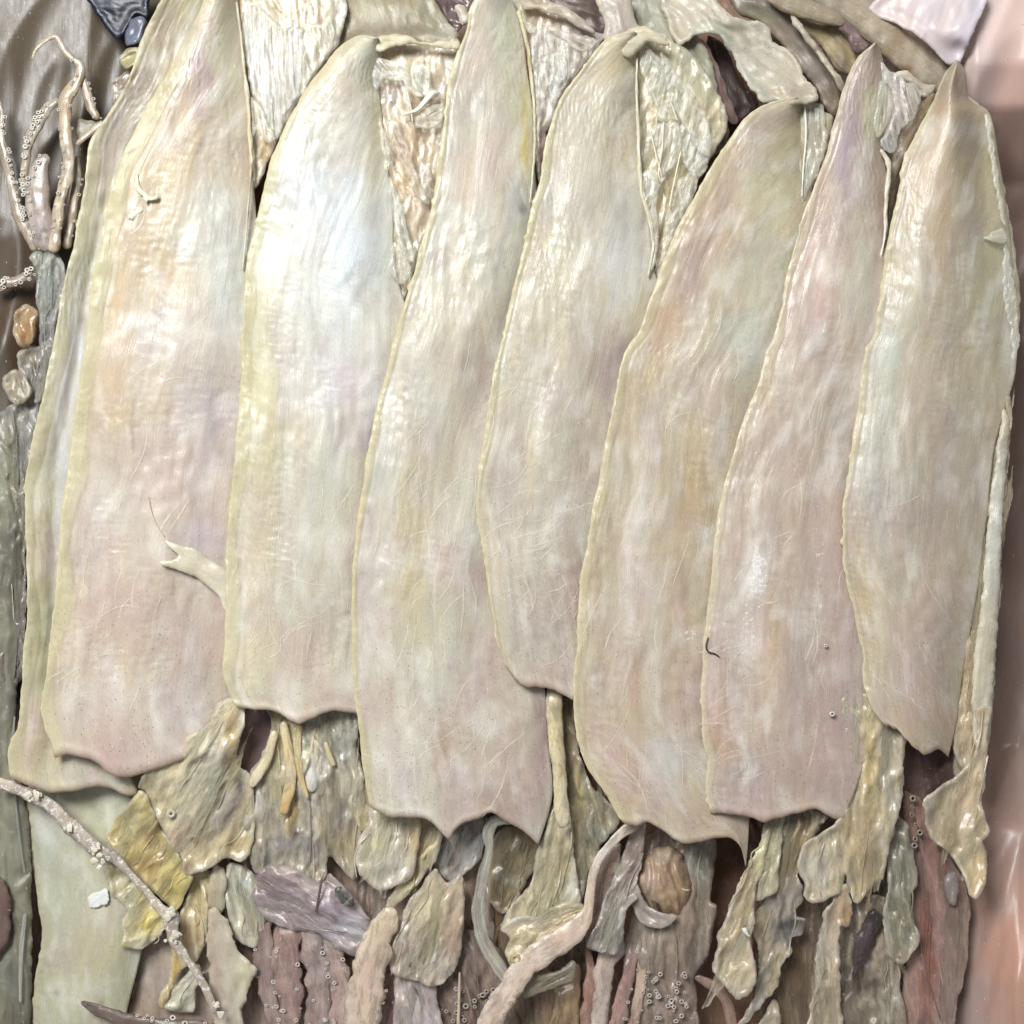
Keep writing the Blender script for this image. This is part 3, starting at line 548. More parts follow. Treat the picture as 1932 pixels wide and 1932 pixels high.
tendons(S4, [(800, 1050, 60, 130, 40, -8, 18, 130), (830, 900, 60, 100, 26, -45, 25, 80), (780, 1250, 60, 100, 36, -20, 25, 110), (850, 1400, 80, 70, 40, -40, 40, 110), (740, 1450, 40, 50, 18, 5, 12, 90), (870, 600, 60, 200, 20, -14, 12, 90)])
tendons(S3, [(560, 1180, 70, 90, 46, -30, 35, 80), (620, 1000, 70, 90, 26, 10, 30, 90), (500, 1050, 20, 200, 16, 0, 6, 140)])
tendons(S6, [(1200, 1250, 50, 140, 36, -10, 20, 110), (1300, 1400, 60, 80, 30, 30, 30, 90), (1220, 1500, 40, 40, 20, 45, 14, 110), (1280, 900, 60, 160, 26, -10, 14, 110)])
tendons(S7, [(1420, 1200, 50, 120, 34, -55, 30, 60), (1400, 1400, 50, 60, 34, -60, 20, 70), (1520, 1100, 40, 200, 18, -6, 12, 90), (1540, 700, 40, 160, 18, -12, 10, 90)])
tendons(S8, [(1650, 950, 25, 140, 22, -20, 40, 60), (1720, 1250, 50, 70, 16, 40, 16, 100), (1740, 600, 50, 160, 18, -6, 8, 120)])
tendons(S2, [(250, 1000, 70, 160, 30, -12, 14, 100), (320, 680, 60, 50, 20, -50, 30, 90), (200, 1250, 60, 60, 30, -70, 24, 70), (290, 500, 70, 120, 14, -10, 20, 70)])
# forked shred of skin from under the third squid, flakes
sheet('skin_shred', S3, T('d', [(1330, 1380), (1230, 1310), (1130, 1240), (1060, 1225), (955, 1190), (975, 1230), (1030, 1270), (1000, 1300), (920, 1310), (940, 1330), (1040, 1365), (1130, 1400), (1200, 1450), (1260, 1510), (1310, 1600), (1340, 1500)]), 36, 'dcd6c2', 'e2dccc', th=3, bulge=3, wr=2, jag=.6, lip=0, rim=.2, tilt=(-17, 0))
tube('skin_thread', S2, TW('d', [(850, 920, 4), (870, 1010, 5), (900, 1090, 6), (950, 1170, 5)]), 42, 'e4d4b0', flat=.6)
for k, p in enumerate(([(790, 1000), (830, 1110), (910, 1130), (900, 1150), (860, 1155), (845, 1180), (830, 1140), (795, 1120)], [(735, 1250), (770, 1195), (835, 1200), (830, 1225), (790, 1240), (770, 1270)])):
    sheet('skin_flake', S2, T('a', p), 43, 'f0e8d2', th=2.5, bulge=3, wr=2, step=3, jag=2)
# stitched white ridge along the second squid's right edge
tube('ridge', S2, TW('a', [(1365, 10, 12), (1390, 200, 14), (1410, 400, 20), (1430, 560, 26), (1440, 750, 22), (1450, 920, 26), (1440, 1100, 14), (1420, 1350, 10), (1400, 1560, 8)]), 12, 'e6e0cc', 'd6cca8', flat=.8, wr=.22)
tube('ridge', S5, TW('b', [(1745, 330, 14), (1745, 600, 14), (1755, 800, 18), (1760, 980, 26), (1775, 1120, 22), (1815, 1250, 24), (1840, 1420, 16), (1810, 1600, 10)]), 12, 'dcd6ba', 'e6e0cc', flat=.7, wr=.25)
tube('ridge', S4, TW('b', [(1060, 60, 26), (1110, 250, 22), (1130, 400, 22), (1150, 600, 16), (1155, 850, 16), (1140, 1050, 12), (1125, 1180, 8)]), 14, 'e6e0c4', 'd8cc96', flat=.7, wr=.2)
tube('ridge', S7, TW('c', [(1105, 860, 20), (1150, 940, 30), (1145, 1050, 26), (1135, 1200, 22), (1130, 1350, 18), (1090, 1560, 12)]), 16, 'ece8de', 'dcd4c0', flat=.8, wr=.28)
# dark crack lines and a black hair on the seventh squid
tube('hair', S7, TW('f', [(110, 1745, 9), (97, 1800, 9), (108, 1830, 9), (150, 1845, 9), (178, 1865, 8)]), 43, '3a342e', flat=.9, ring=6, mat='grime')
put_suckers(S7, [(np.array(T('f', [(788, 1795)])[0]), 30, 4, (0, 0)), (np.array(T('s', [(748, 18)])[0]), 28, 6, (0, 0))], 'd8ccc0')

# ------------------------------------------------------------------ squid half hidden under the row: bottom left mantle, purple mantle, right speckled one
U1 = thing('squid', (160, 1750), -80, 'pale green-grey squid body lying under the row at the bottom left', 'squid')
mantle(U1, [(60, 1440), (52, 1513), (58, 1617), (70, 1700), (79, 1769), (66, 1850), (60, 1990)], [(300, 1440), (290, 1560), (282, 1680), (268, 1790), (240, 1907), (225, 1990)], None, None, 'c2c0aa',
    [(80, 1560, 30, 60, 'c6ccc8'), (200, 1540, 60, 50, 'ccd0b4'), (120, 1700, 50, 90, 'c6c8b0'), (200, 1800, 50, 80, 'cbc7a4'), (110, 1880, 40, 60, 'c0bfa2'), (108, 1872, 6, 9, '6a6454'), (190, 1895, 5, 40, 'a8a68c')], z0=(-72, -66), rows=120, cols=60, rimw=16, rimc='b9b898', arch=22, col2=None)
sheet('flake', U1, T('p', [(545, 1150), (590, 1110), (660, 1105), (680, 1160), (640, 1195), (560, 1215)]), -38, 'f2f2f0', th=2, bulge=2, wr=1, step=3, jag=2, lip=0)
U2 = thing('squid', (330, 1850), -110, 'pinkish beige squid body in the gap beside the pale green one', 'squid')
sheet('mantle', U2, T('p', [(900, 1380), (1200, 1380), (1300, 1500), (1290, 1990), (780, 1990), (800, 1850), (860, 1550)]), -100, 'a89484', 'b8a496', wr=3, dots=.3, ang=8, crust=.12)
U3 = thing('squid', (480, 1400), -90, 'dark purple speckled squid skin glimpsed between two yellow membranes', 'squid')
sheet('mantle', U3, T('p', [(1400, -60), (1720, -60), (1720, 250), (1620, 420), (1400, 420)]), -46, '8e7478', '9c8486', wr=1.5, dots=1., mat='grime', bulge=4)
# clear plastic folds at the left edge
o = sheet('plastic_fold', None, [(-30, 830), (22, 840), (40, 960), (44, 1150), (30, 1350), (40, 1480), (56, 1560), (60, 1800), (48, 1960), (-30, 1960)], -62, '8c8a7c', '6e6a60', wr=3, wl=(8, 500), fold=5, fw=26, mat='plastic', ang=2, rim=0, lip=0, bl=[(10, 900, 20, 80, '9a9a84'), (24, 1350, 10, 90, '46423e'), (14, 1500, 20, 200, '9c9a88')])
prop(o, 'streaky grey folds of clear plastic along the lower left edge', 'plastic bag')
tube('crease', o, TW('p', [(155, 1250, 26), (130, 1500, 30), (125, 1800, 16)]), -48, 'c8ccca', flat=.4, mat='clear')
tube('crease', o, TW('p', [(90, 30, 14), (75, 300, 16), (110, 700, 14), (150, 1000, 12)]), -48, 'b4b8b8', flat=.4, mat='clear')
o = thing('squid', (10, 1740), -40, 'rounded dark brown arm end poking in at the left edge', 'squid')
sheet('arm', o, T('p', [(-60, 1030), (20, 1040), (62, 1150), (66, 1300), (40, 1450), (-20, 1530), (-60, 1530)]), -40, '6c5450', '7c645c', dots=.9, bulge=16, wr=2)

# ------------------------------------------------------------------ viscera, heads and arms below the mantles
# -- third squid: funnel, yellow sheet, organs, purple head
sheet('viscera', S3, T('q', [(180, -80), (760, -80), (760, 200), (800, 420), (790, 800), (740, 1040), (590, 900), (540, 1080), (340, 970), (130, 1000), (60, 700), (40, 500), (110, 360), (200, 210), (225, 60)]),
    [(600, 1340, -20), (600, 1450, -12), (570, 1560, -34), (480, 1560, -30), (560, 1640, -52), (660, 1640, -54), (660, 1450, -30)], 'c4bea4', 'a8a494',
    bl=[(545, 1420, 22, 70, 'd9cfa0'), (590, 1400, 20, 60, 'ccd0c4'), (545, 1530, 12, 40, 'ccac64'), (590, 1470, 14, 40, 'd4dad8'), (490, 1500, 24, 30, 'd4d2cc'), (540, 1590, 44, 26, '8e8f94'), (600, 1600, 34, 26, 'a6a4a6'), (560, 1570, 8, 10, '44454c'), (500, 1620, 20, 14, '7c7f86'), (640, 1600, 22, 30, 'b0a484'), (650, 1410, 20, 60, 'a8b0ac'), (648, 1540, 20, 20, '9a9698')], mat='wet', wr=4, wl=(16, 110), lump=20, lw=34, bulge=10, ang=0, fold=6, fw=30)
for i, p in enumerate(([(300, 60, 50), (330, 220, 60), (350, 380, 70), (330, 520, 70), (300, 640, 50)], [(400, 80, 36), (395, 240, 40), (410, 400, 40), (450, 540, 30)], [(500, 90, 60), (510, 240, 90), (490, 400, 110), (470, 500, 60)], [(250, 120, 50), (200, 300, 60), (140, 400, 70), (100, 470, 40)], [(560, 190, 30), (600, 300, 34), (620, 340, 24)])):
    tube('organ_strand', S3, TW('q', p), -8 if i != 2 else -14, ('d8cc98', 'cdb878', 'd6dcd8', 'd4d0b0', 'd2c49c')[i], 'cfc8ae', flat=.5, mat='wet', bl=[(540, 1525, 12, 26, 'c8a860')] if i == 0 else None)
sheet('funnel', S3, T('p', [(1500, -80), (1515, 60), (1480, 200), (1465, 330), (1530, 380), (1560, 440), (1570, 600), (1560, 820), (1500, 930), (1400, 905), (1310, 962), (1150, 1005), (1110, 900), (1040, 800), (940, 600), (890, 490), (855, 470), (862, 430), (960, 290), (1060, 215), (1200, 138), (1300, 60), (1360, -60)]),
    [(445, 1330, 34), (400, 1400, 30), (300, 1440, 26), (340, 1500, 10), (300, 1530, -6), (370, 1600, -24), (460, 1560, -26), (465, 1470, -14)], 'd4caa2', 'cfc8b0',
    bl=[(440, 1400, 14, 60, 'd2b87c'), (390, 1420, 30, 50, 'd9d4c2'), (330, 1580, 26, 24, 'cdb49e'), (450, 1490, 14, 30, '4a4c56'), (438, 1540, 16, 30, '70737c'), (405, 1540, 20, 40, 'a9aaa8'), (450, 1590, 18, 24, 'b8a67c'), (352, 1640, 14, 14, '8c7468'), (430, 1620, 20, 16, 'b9a988')], mat='wet', wr=4, wl=(20, 90), lump=8, lw=40, bulge=12, ang=-30, rim=.3)
put_suckers(S3, [(np.array(T('p', [(1055, 633)])[0]), 10, 9, (0, 0))], 'e0d8c0')
sheet('membrane', S3, T('p', [(865, 485), (900, 500), (945, 610), (1060, 830), (1110, 900), (1190, 1010), (1150, 1130), (1095, 1230), (1040, 1200), (930, 1100), (830, 1000), (700, 860), (650, 770), (740, 640)]), [(265, 1490, 10), (200, 1580, -44), (330, 1610, -26), (360, 1650, -30), (335, 1715, -44)], 'c6b67c', 'd0c48c', bl=[(285, 1620, 20, 30, 'a08c64'), (340, 1680, 24, 40, 'dccb74'), (230, 1590, 30, 24, 'c0b280')], mat='wet', wr=3, th=4, bulge=4, ang=-35, rim=.4)
sheet('membrane', S3, T('p', [(650, 960), (720, 960), (830, 1030), (930, 1130), (1000, 1230), (1020, 1290), (1000, 1370), (880, 1470), (790, 1460), (740, 1450), (760, 1380), (750, 1300), (790, 1230), (740, 1180), (680, 1120)]), -42, 'd6cb90', 'd2cdb0', bl=[(250, 1760, 30, 30, 'dcd4ac'), (240, 1680, 24, 20, 'c8c8a8'), (280, 1740, 20, 20, 'dcc868')], mat='wet', wr=7, wl=(14, 70), th=4, bulge=7, fold=5, fw=26, rim=.6, ang=-40)
sheet('membrane', S3, T('p', [(1190, 1000), (1300, 990), (1290, 1230), (1270, 1430), (1200, 1560), (1120, 1600), (1060, 1720), (1010, 1840), (970, 1800), (1050, 1620), (1060, 1440), (1110, 1400), (1110, 1250), (1160, 1130)]), -58, 'cbbd90', 'd6ceb4', bl=[(340, 1760, 20, 40, 'c8a25c'), (380, 1690, 20, 40, 'd6c594'), (330, 1840, 14, 40, 'ccac58')], mat='wet', wr=7, wl=(12, 60), fold=8, fw=30, ang=10)
sheet('membrane', S3, T('p', [(1130, 1640), (1220, 1560), (1250, 1640), (1210, 1720), (1200, 1850), (1120, 1860), (1010, 1830), (1050, 1740)]), -62, 'c8c8b0', 'd2cfc0', mat='wet', wr=5, fold=5, fw=24)
sheet('membrane', S3, T('p', [(1400, 960), (1480, 945), (1560, 1000), (1620, 1100), (1650, 1240), (1600, 1420), (1560, 1470), (1450, 1390), (1410, 1260), (1390, 1120)]), -52, 'c4c6b6', 'd0ccb8', bl=[(460, 1680, 20, 30, 'c0cac6')], mat='wet', wr=5, ang=10, fold=5, fw=30)
sheet('membrane', S3, T('p', [(1315, 960), (1390, 975), (1395, 1120), (1375, 1240), (1300, 1220), (1290, 1100)]), -44, 'c2b69e', 'b0a48e', wr=3, dots=.3)
sheet('arm', S3, T('p', [(1300, 1210), (1360, 1240), (1420, 1330), (1450, 1420), (1500, 1510), (1585, 1610), (1530, 1720), (1500, 1860), (1480, 1990), (1340, 1990), (1300, 1780), (1285, 1560), (1275, 1380)]), -34, 'c9bbaa', 'd0c4b2', bl=[(460, 1840, 18, 60, 'd4ceb0'), (410, 1860, 20, 60, 'b8a498')], wr=4, wl=(20, 90), bulge=14, ang=8, jag=2)
hd = sheet('head', S3, T('q', [(180, 960), (400, 960), (530, 1060), (590, 1000), (700, 1110), (840, 1290), (830, 1440), (720, 1510), (520, 1380), (400, 1360), (200, 1290), (110, 1140)]), -46, '9c9096', 'aaa0a4', bl=[(520, 1680, 30, 24, '8e7f8c'), (660, 1745, 22, 18, 'cfd0de'), (620, 1700, 26, 20, 'b0a6b6'), (672, 1765, 16, 14, 'b4bcc4')], mat='wet', dots=.6, bulge=26, br=34, wr=4, fold=6, fw=44)
tube('crease', hd, TW('q', [(545, 1020, 14), (530, 1100, 18), (505, 1240, 14)]), -24, '5c4c58', flat=.5, mat='wet')
sheet('eye', hd, T('q', [(620, 1095), (655, 1085), (665, 1110), (700, 1120), (740, 1170), (735, 1205), (690, 1200), (650, 1165), (625, 1140)]), -20, '2c3030', '5c6460', mat='wet', bulge=5, wr=3, step=3)
A3 = [([(190, 1150, 102), (175, 1390, 121), (185, 1600, 115), (220, 1780, 102), (255, 1990, 89)], '907f7e', 'a4958f', 1), ([(330, 1200, 128), (320, 1430, 179), (325, 1600, 192), (340, 1720, 166), (335, 1990, 128)], '927c78', 'a8948e', 1),
      ([(430, 1200, 102), (480, 1440, 147), (520, 1630, 160), (525, 1760, 153), (500, 1990, 153)], '92827e', 'ab9c96', -1), ([(560, 1270, 115), (620, 1560, 140), (660, 1720, 134), (650, 1990, 115)], 'a2908c', 'b4a4a0', -1)]
for p, c1, c2, sd_ in A3:
    a = tube('arm', S3, TW('q', p), -52, c1, c2, flat=.34, dots=.6, groove=.5, mat='wet', wr=.16, dip=30); suckers(a, sd_, 15, (3.2, 5.6), .3, 1., inset=.75); suckers(a, -sd_, 26, (3, 5), .4, 1., inset=.7)
# long crusty tentacle lying diagonally
tn = tube('tentacle', S3, TW('p', [(-60, 440, 70), (40, 455, 72, 2), (130, 490, 74), (220, 530, 92), (300, 575, 84), (430, 700, 96), (560, 820, 100), (620, 865, 80), (700, 905, 70), (800, 1000, 44), (900, 1110, 44), (980, 1210, 60), (1050, 1270, 110), (1060, 1350, 80), (1080, 1430, 70), (1150, 1520, 46), (1230, 1640, 50), (1300, 1780, 56), (1330, 1870, 30)]), -4, 'cdbfae', 'b8a696', flat=.5, dots=.7, crust=.55, wr=.12, bl=[(60, 1488, 30, 12, 'b4a294')])
for (x, y, n_) in ((225, 520, 6), (600, 870, 5), (610, 970, 3), (1050, 1260, 6), (1070, 1400, 6), (1330, 1850, 3), (430, 690, 2)):
    for j in range(n_):
        px, py = x+RNG.normal()*26, y+RNG.normal()*26; r_ = RNG.uniform(12, 30); q_ = [(px+r_*RNG.uniform(.5, 1.2)*math.cos(t), py+r_*RNG.uniform(.5, 1.2)*math.sin(t)) for t in np.linspace(0, 6.28, 7)[:-1]]
        sheet('crust_flake', tn, T('p', q_), 8+RNG.uniform(-3, 4), 'ece5d6', th=2, bulge=2, wr=2, step=2.2, jag=.8, lip=0)
# -- brown sucker arm along the bottom edge
o = thing('squid', (300, 1925), -20, 'dark brown squid arm with a row of pale suckers along the bottom left edge', 'squid')
a = tube('arm', o, TW('p', [(500, 1795, 30), (570, 1830, 64), (680, 1880, 90), (820, 1930, 120), (1000, 1960, 130), (1300, 1970, 130)]), -14, '80706a', '6a5852', flat=.6, dots=.8, groove=.3)
suckers(a, -1, 10, (4, 7), .35, 1., inset=.8)
# -- fourth squid: pale lobes, tentacle tube, funnel
sheet('viscera', S4, T('q', [(700, 500), (810, 390), (850, 560), (890, 650), (800, 745), (735, 660)]), -30, 'cdc298', 'c4bca0', mat='wet', wr=4)
sheet('viscera', S4, T('q', [(1130, 600), (1290, 720), (1290, 790), (1250, 910), (1150, 1050), (1040, 1160), (930, 1270), (945, 1170), (1000, 1080), (1100, 1000)]), -38, 'd0c498', 'cdbf9c', mat='wet', wr=5, dots=.3)
sheet('viscera', S4, T('q', [(850, 560), (1160, 560), (1160, 680), (1140, 830), (1095, 1020), (930, 1110), (860, 1090), (775, 1010), (748, 920), (765, 790), (820, 700)]), [(740, 1530, -34), (730, 1590, -16), (700, 1650, -20), (770, 1640, -18)], 'd6d2c0', 'cfc8ae', bl=[(720, 1600, 14, 20, 'd0cf9c'), (740, 1630, 30, 26, 'e0dcd2'), (780, 1580, 10, 40, 'ccb07c')], mat='wet', dots=.15, bulge=16, wr=6, wl=(24, 80), lip=5, fold=5, fw=40)
sheet('viscera', S4, T('q', [(1230, 680), (1400, 620), (1530, 640), (1525, 900), (1420, 1010), (1330, 1050), (1270, 1000), (1230, 900), (1290, 800)]), -62, 'a2a2a0', 'b4b4b0', bl=[(842, 1620, 16, 26, '766468'), (900, 1600, 18, 26, 'b8bcbc')], mat='wet', wr=5, fold=8, fw=34)
sheet('funnel', S4, T('q', [(1240, 975), (1310, 1055), (1405, 1010), (1415, 1300), (1395, 1500), (1340, 1630), (1240, 1700), (1100, 1660), (990, 1630), (960, 1560), (1030, 1320), (1060, 1200), (1150, 1080)]), -40, 'c6bca6', 'bcb0a2', bl=[(800, 1720, 24, 50, 'ccc6a4'), (850, 1760, 20, 60, 'b4a090'), (820, 1820, 34, 20, 'c4beb6')], mat='wet', wr=5, wl=(18, 120), bulge=16, ang=-18, dots=.25, fold=5, fw=34)
a = tube('arm', S4, TW('q', [(985, 1215, 90), (930, 1320, 150), (880, 1440, 200), (835, 1620, 220), (800, 1800, 230), (790, 2000, 220)]), -24, 'cdc6b6', 'c2b8aa', flat=.3, dots=.45, groove=.3, wr=.12, mat='wet', bl=[(700, 1860, 16, 50, 'c4b4ac')])
suckers(a, -1, 16, (2.5, 4), .5, 1., inset=.85)
sheet('arm', S4, T('q', [(1000, 1610), (1110, 1630), (1235, 1680), (1255, 1800), (1270, 2000), (1000, 2000), (990, 1800)]), -58, 'b4aaac', 'c0b6b4', mat='wet', bulge=14, wr=3, ang=2)
sheet('arm', S4, T('q', [(930, 1640), (1000, 1620), (1000, 2000), (900, 2000), (920, 1800)]), -74, '8c7470', '9c8480', dots=.8, mat='wet', bulge=10)
sheet('head', S4, T('q', [(1270, 1400), (1500, 1350), (1660, 1500), (1720, 1700), (1740, 2000), (1260, 2000), (1230, 1700)]), -92, '85756c', '94857c', dots=1., bulge=20, wr=6, fold=6, fw=40, mat='wet')
put_suckers(S4, [(np.array(T('q', [(RNG.uniform(1300, 1640), RNG.uniform(1680, 1930))])[0]), -72, RNG.uniform(4, 7), (0, 0)) for i in range(24)], 'a0958c')
tube('thread', S4, TW('q', [(1392, 1610, 14), (1388, 1760, 16), (1380, 2000, 20)]), -60, 'd8c8b8', flat=.7)
tube('tentacle', S4, TW('q', [(1740, 680, 40), (1660, 670, 60), (1600, 690, 80), (1565, 760, 74), (1575, 845, 50), (1545, 980, 74), (1515, 1150, 78), (1512, 1280, 80), (1545, 1420, 84), (1610, 1540, 84), (1680, 1650, 84), (1740, 1760, 80)]), -16, 'dcdad0', 'ccc8ba', flat=.4, mat='clear', wr=.1)
# brown flesh below and between
sheet('mantle', U2, [(900, 1520), (1080, 1540), (1100, 1700), (1060, 1960), (830, 1960), (850, 1700)], -118, '8a7460', '76604e', wr=5, mat='wet', fold=6, fw=40)
sheet('viscera', S4, T('q', [(1590, 800), (1700, 700), (1850, 740), (1880, 900), (1790, 1080), (1680, 1250), (1580, 1180), (1570, 1000)]), -84, '8c8064', '9c9478', mat='wet', lump=12, lw=26, bl=[(965, 1665, 18, 12, 'b8c2bc')])
# -- fifth squid: cord, sheets, cream lobe
sheet('viscera', S5, T('r', [(620, -60), (720, -60), (720, 150), (760, 330), (830, 480), (960, 600), (980, 700), (870, 830), (840, 920), (790, 1010), (745, 1190), (690, 1000), (640, 600)]), -52, 'a39c80', 'aaa48e', bl=[(1130, 1570, 20, 30, '94a09a'), (1090, 1500, 14, 60, 'b8ac7c')], mat='wet', wr=6, fold=6, fw=30, ang=8)
sheet('viscera', S5, T('r', [(545, 640), (600, 560), (680, 640), (710, 900), (745, 1170), (730, 1230), (520, 1260), (420, 1330), (255, 1340), (330, 1180), (440, 1050), (475, 860), (530, 730)]), [(1050, 1540, -18), (1020, 1650, -36), (960, 1740, -40), (1080, 1700, -34)], 'c4bc98', 'c8c4ae', bl=[(1075, 1680, 16, 34, 'd0d6cc'), (1010, 1690, 20, 26, 'd6cfb4'), (1060, 1600, 10, 60, 'a89c78')], mat='wet', wr=6, wl=(14, 120), bulge=12, ang=-14, fold=5, fw=28)
tube('cord', S5, TW('r', [(600, -230, 100, -14), (580, -60, 110, 4), (580, 80, 110), (590, 200, 106), (610, 330, 90), (618, 480, 84), (625, 600, 96), (640, 720, 80)]), -8, 'c9c5a4', 'd2ceb8', flat=.5, mat='wet', wr=.08, bl=[(1045, 1380, 12, 30, 'd8d4a8')])
sheet('viscera', S5, T('r', [(250, 1335), (360, 1260), (480, 1275), (590, 1195), (730, 1185), (785, 1230), (720, 1350), (560, 1480), (440, 1540), (375, 1560), (330, 1588), (290, 1540), (278, 1475), (305, 1400)]), -22, 'd2c8a8', 'cabf9c', bl=[(990, 1740, 24, 14, 'd8d0c8'), (972, 1820, 20, 20, 'd4c490')], mat='wet', lump=14, lw=34, wr=6, bulge=16)
put_suckers(S5, [(np.array(T('r', [(343, 1530)])[0]), 0, 11, (0, 0))], 'b8a878')
sheet('arm', S5, T('r', [(600, 1640), (690, 1560), (740, 1560), (740, 1800), (720, 2000), (540, 2000), (575, 1850)]), -84, '9c8868', '8a765c', mat='wet', bulge=10, wr=4)
# -- sixth squid: pale tentacle, twisted membrane, head with orange eye
sheet('head', S6, T('r', [(1080, 1080), (1130, 780), (1320, 700), (1565, 780), (1575, 940), (1545, 1170), (1592, 1205), (1530, 1500), (1455, 1640), (1445, 2000), (1100, 2000), (1010, 1520), (1040, 1300)]), -70, 'a09488', '92867c', bl=[(1320, 1620, 24, 40, 'a6aeaa'), (1230, 1760, 40, 40, 'a69e94'), (1280, 1900, 40, 40, '8c7e78')], mat='wet', dots=.55, bulge=22, wr=6, fold=8, fw=50, ang=0)
eye = sheet('eye', S6, T('r', [(1190, 860), (1250, 828), (1330, 850), (1400, 950), (1425, 1050), (1410, 1180), (1340, 1260), (1230, 1270), (1150, 1180), (1090, 1060), (1130, 950)]), -50, 'b8977a', 'a88468', bl=[(1248, 1612, 26, 18, 'aca08c'), (1290, 1650, 14, 30, 'a89078'), (1225, 1660, 10, 22, 'cdb0a4'), (1270, 1690, 20, 24, 'c8a882')], bulge=38, br=20, wr=5, wl=(16, 34), step=4, lip=0, rim=0, mat='flesh', jag=1.6, dots=.1, fold=6, fw=26)
sheet('pupil', eye, T('r', [(1180, 1165), (1215, 1180), (1240, 1225), (1215, 1235), (1190, 1205)]), -14, '2a201c', '3a2c24', mat='wet', th=20, bulge=3, wr=0, step=3, lip=0, rim=0)
sheet('eyelid', S6, T('r', [(1090, 1060), (1120, 1130), (1160, 1190), (1220, 1240), (1330, 1260), (1300, 1320), (1200, 1340), (1100, 1290), (1060, 1200), (1070, 1130)]), -34, 'a8a098', 'b0a8a0', mat='wet', wr=5, bulge=8)
tube('fragment', eye, TW('r', [(1365, 1095, 8), (1390, 1105, 9), (1420, 1105, 9)]), 2, 'e8d4ac', flat=.8, ring=6)
sheet('membrane', S6, T('r', [(1150, 690), (1140, 780), (1110, 1000), (1085, 1100), (1090, 1160), (1050, 1200), (1010, 1300), (1010, 1400), (950, 1500), (840, 1480), (775, 1450), (830, 1330), (880, 1180), (940, 1050), (990, 920), (1040, 790), (1090, 700)]), [(1220, 1560, -24), (1170, 1680, -36), (1190, 1720, -10), (1130, 1790, -26)], 'a9a09c', 'b4aca6', bl=[(1190, 1600, 10, 50, '85787c'), (1170, 1720, 26, 20, 'bcc0bc'), (1140, 1780, 20, 20, 'b8b6b0')], mat='wet', wr=4, fold=10, fw=44, bulge=5, th=4, rim=.5)
sheet('membrane', S6, T('r', [(830, 950), (980, 810), (990, 900), (940, 1050), (880, 1200), (830, 1330), (800, 1380), (790, 1270), (800, 1100)]), -44, '9c8c80', '8c7c74', dots=.9, mat='wet', wr=4)
a = tube('tentacle', S6, TW('r', [(1100, 690, 80), (1010, 745, 66), (930, 820, 52), (865, 900, 54), (825, 1000, 56), (800, 1130, 54), (790, 1230, 70), (750, 1310, 120), (660, 1390, 170), (530, 1480, 165), (400, 1580, 160), (300, 1720, 150), (210, 1870, 150), (140, 2000, 150)]), -2, 'cdbfb2', 'd8cec4', flat=.32, dots=.12, groove=.3, wr=.1, mat='wet')
suckers(a, -1, 14, (3, 5.5), .74, 1., inset=.5); 
sheet('membrane', S6, T('r', [(380, 1760), (450, 1640), (600, 1600), (700, 1540), (720, 1570), (690, 1660), (560, 1720), (450, 1760)]), -30, 'c4bfb0', 'b8b4a4', mat='film', wr=5, th=2)
for p, c1, c2, sd_, z_ in (([(790, 1480, 40), (810, 1600, 60), (800, 1760, 90), (780, 2000, 90)], '8e7068', 'a08880', 0, -62), ([(930, 1480, 160), (890, 1600, 130), (880, 1720, 110), (850, 2000, 110)], 'b4a8a2', 'beb4ac', 0, -56), ([(1060, 1540, 80), (1030, 1660, 80), (1000, 1790, 90), (960, 2000, 100)], '907674', 'a48c88', -1, -50), ([(1130, 1560, 60), (1110, 1720, 60), (1060, 2000, 70)], 'a8988e', 'b4a69c', -1, -54)):
    p = [(p[0][0]+6, p[0][1]-130, p[0][2])]+p; a = tube('arm', S6, TW('r', p), z_, c1, c2, flat=.36, dots=.7, mat='wet', groove=.45, dip=26, wr=.15)
    if sd_: suckers(a, sd_, 13, (3, 5), .15, 1., inset=.85)
put_suckers(S6, [(np.array(T('r', [(RNG.choice([1300, 1390, 1220, 1180])+RNG.normal(0, 30), RNG.uniform(1590, 1930))])[0]), -46, RNG.uniform(2.2, 6), (0, 0)) for i in range(42)], 'b8aea4')
tube('arm', S6, TW('r', [(1450, 1640, 40), (1530, 1680, 60), (1610, 1740, 70), (1660, 1840, 70), (1690, 2000, 70)]), -80, '8a7468', '9c887c', dots=.6, mat='wet')
# -- seventh squid: strands and inky sheets
sheet('viscera', S7, T('s', [(430, 600), (650, 600), (720, 660), (640, 760), (560, 900), (545, 1010), (570, 1160), (520, 1250), (590, 1290), (560, 1370), (500, 1400), (490, 1500), (440, 1560), (410, 1700), (330, 1800), (180, 1960), (120, 1990), (260, 1780), (290, 1500), (260, 1300), (330, 1150), (400, 1000), (430, 800)]), [(1500, 1550, -30), (1480, 1680, -40), (1460, 1800, -46), (1400, 1930, -44)], 'a89c80', '9c968a', bl=[(1480, 1750, 26, 24, '70717a'), (1470, 1690, 16, 30, 'aaaaa8'), (1500, 1750, 30, 10, '3c3c40'), (1465, 1840, 16, 40, 'b4ac8c'), (1425, 1900, 20, 40, 'b0b4b0'), (1500, 1600, 20, 40, 'b09c70')], mat='wet', wr=6, wl=(12, 90), fold=8, fw=30, ang=-10, jag=2)
sheet('viscera', S7, T('s', [(340, 640), (445, 620), (440, 780), (425, 950), (412, 1100), (340, 1150), (270, 1165), (290, 1080), (330, 960), (300, 880)]), -22, 'c2bf9c', 'b8b498', mat='wet', wr=4, th=4)
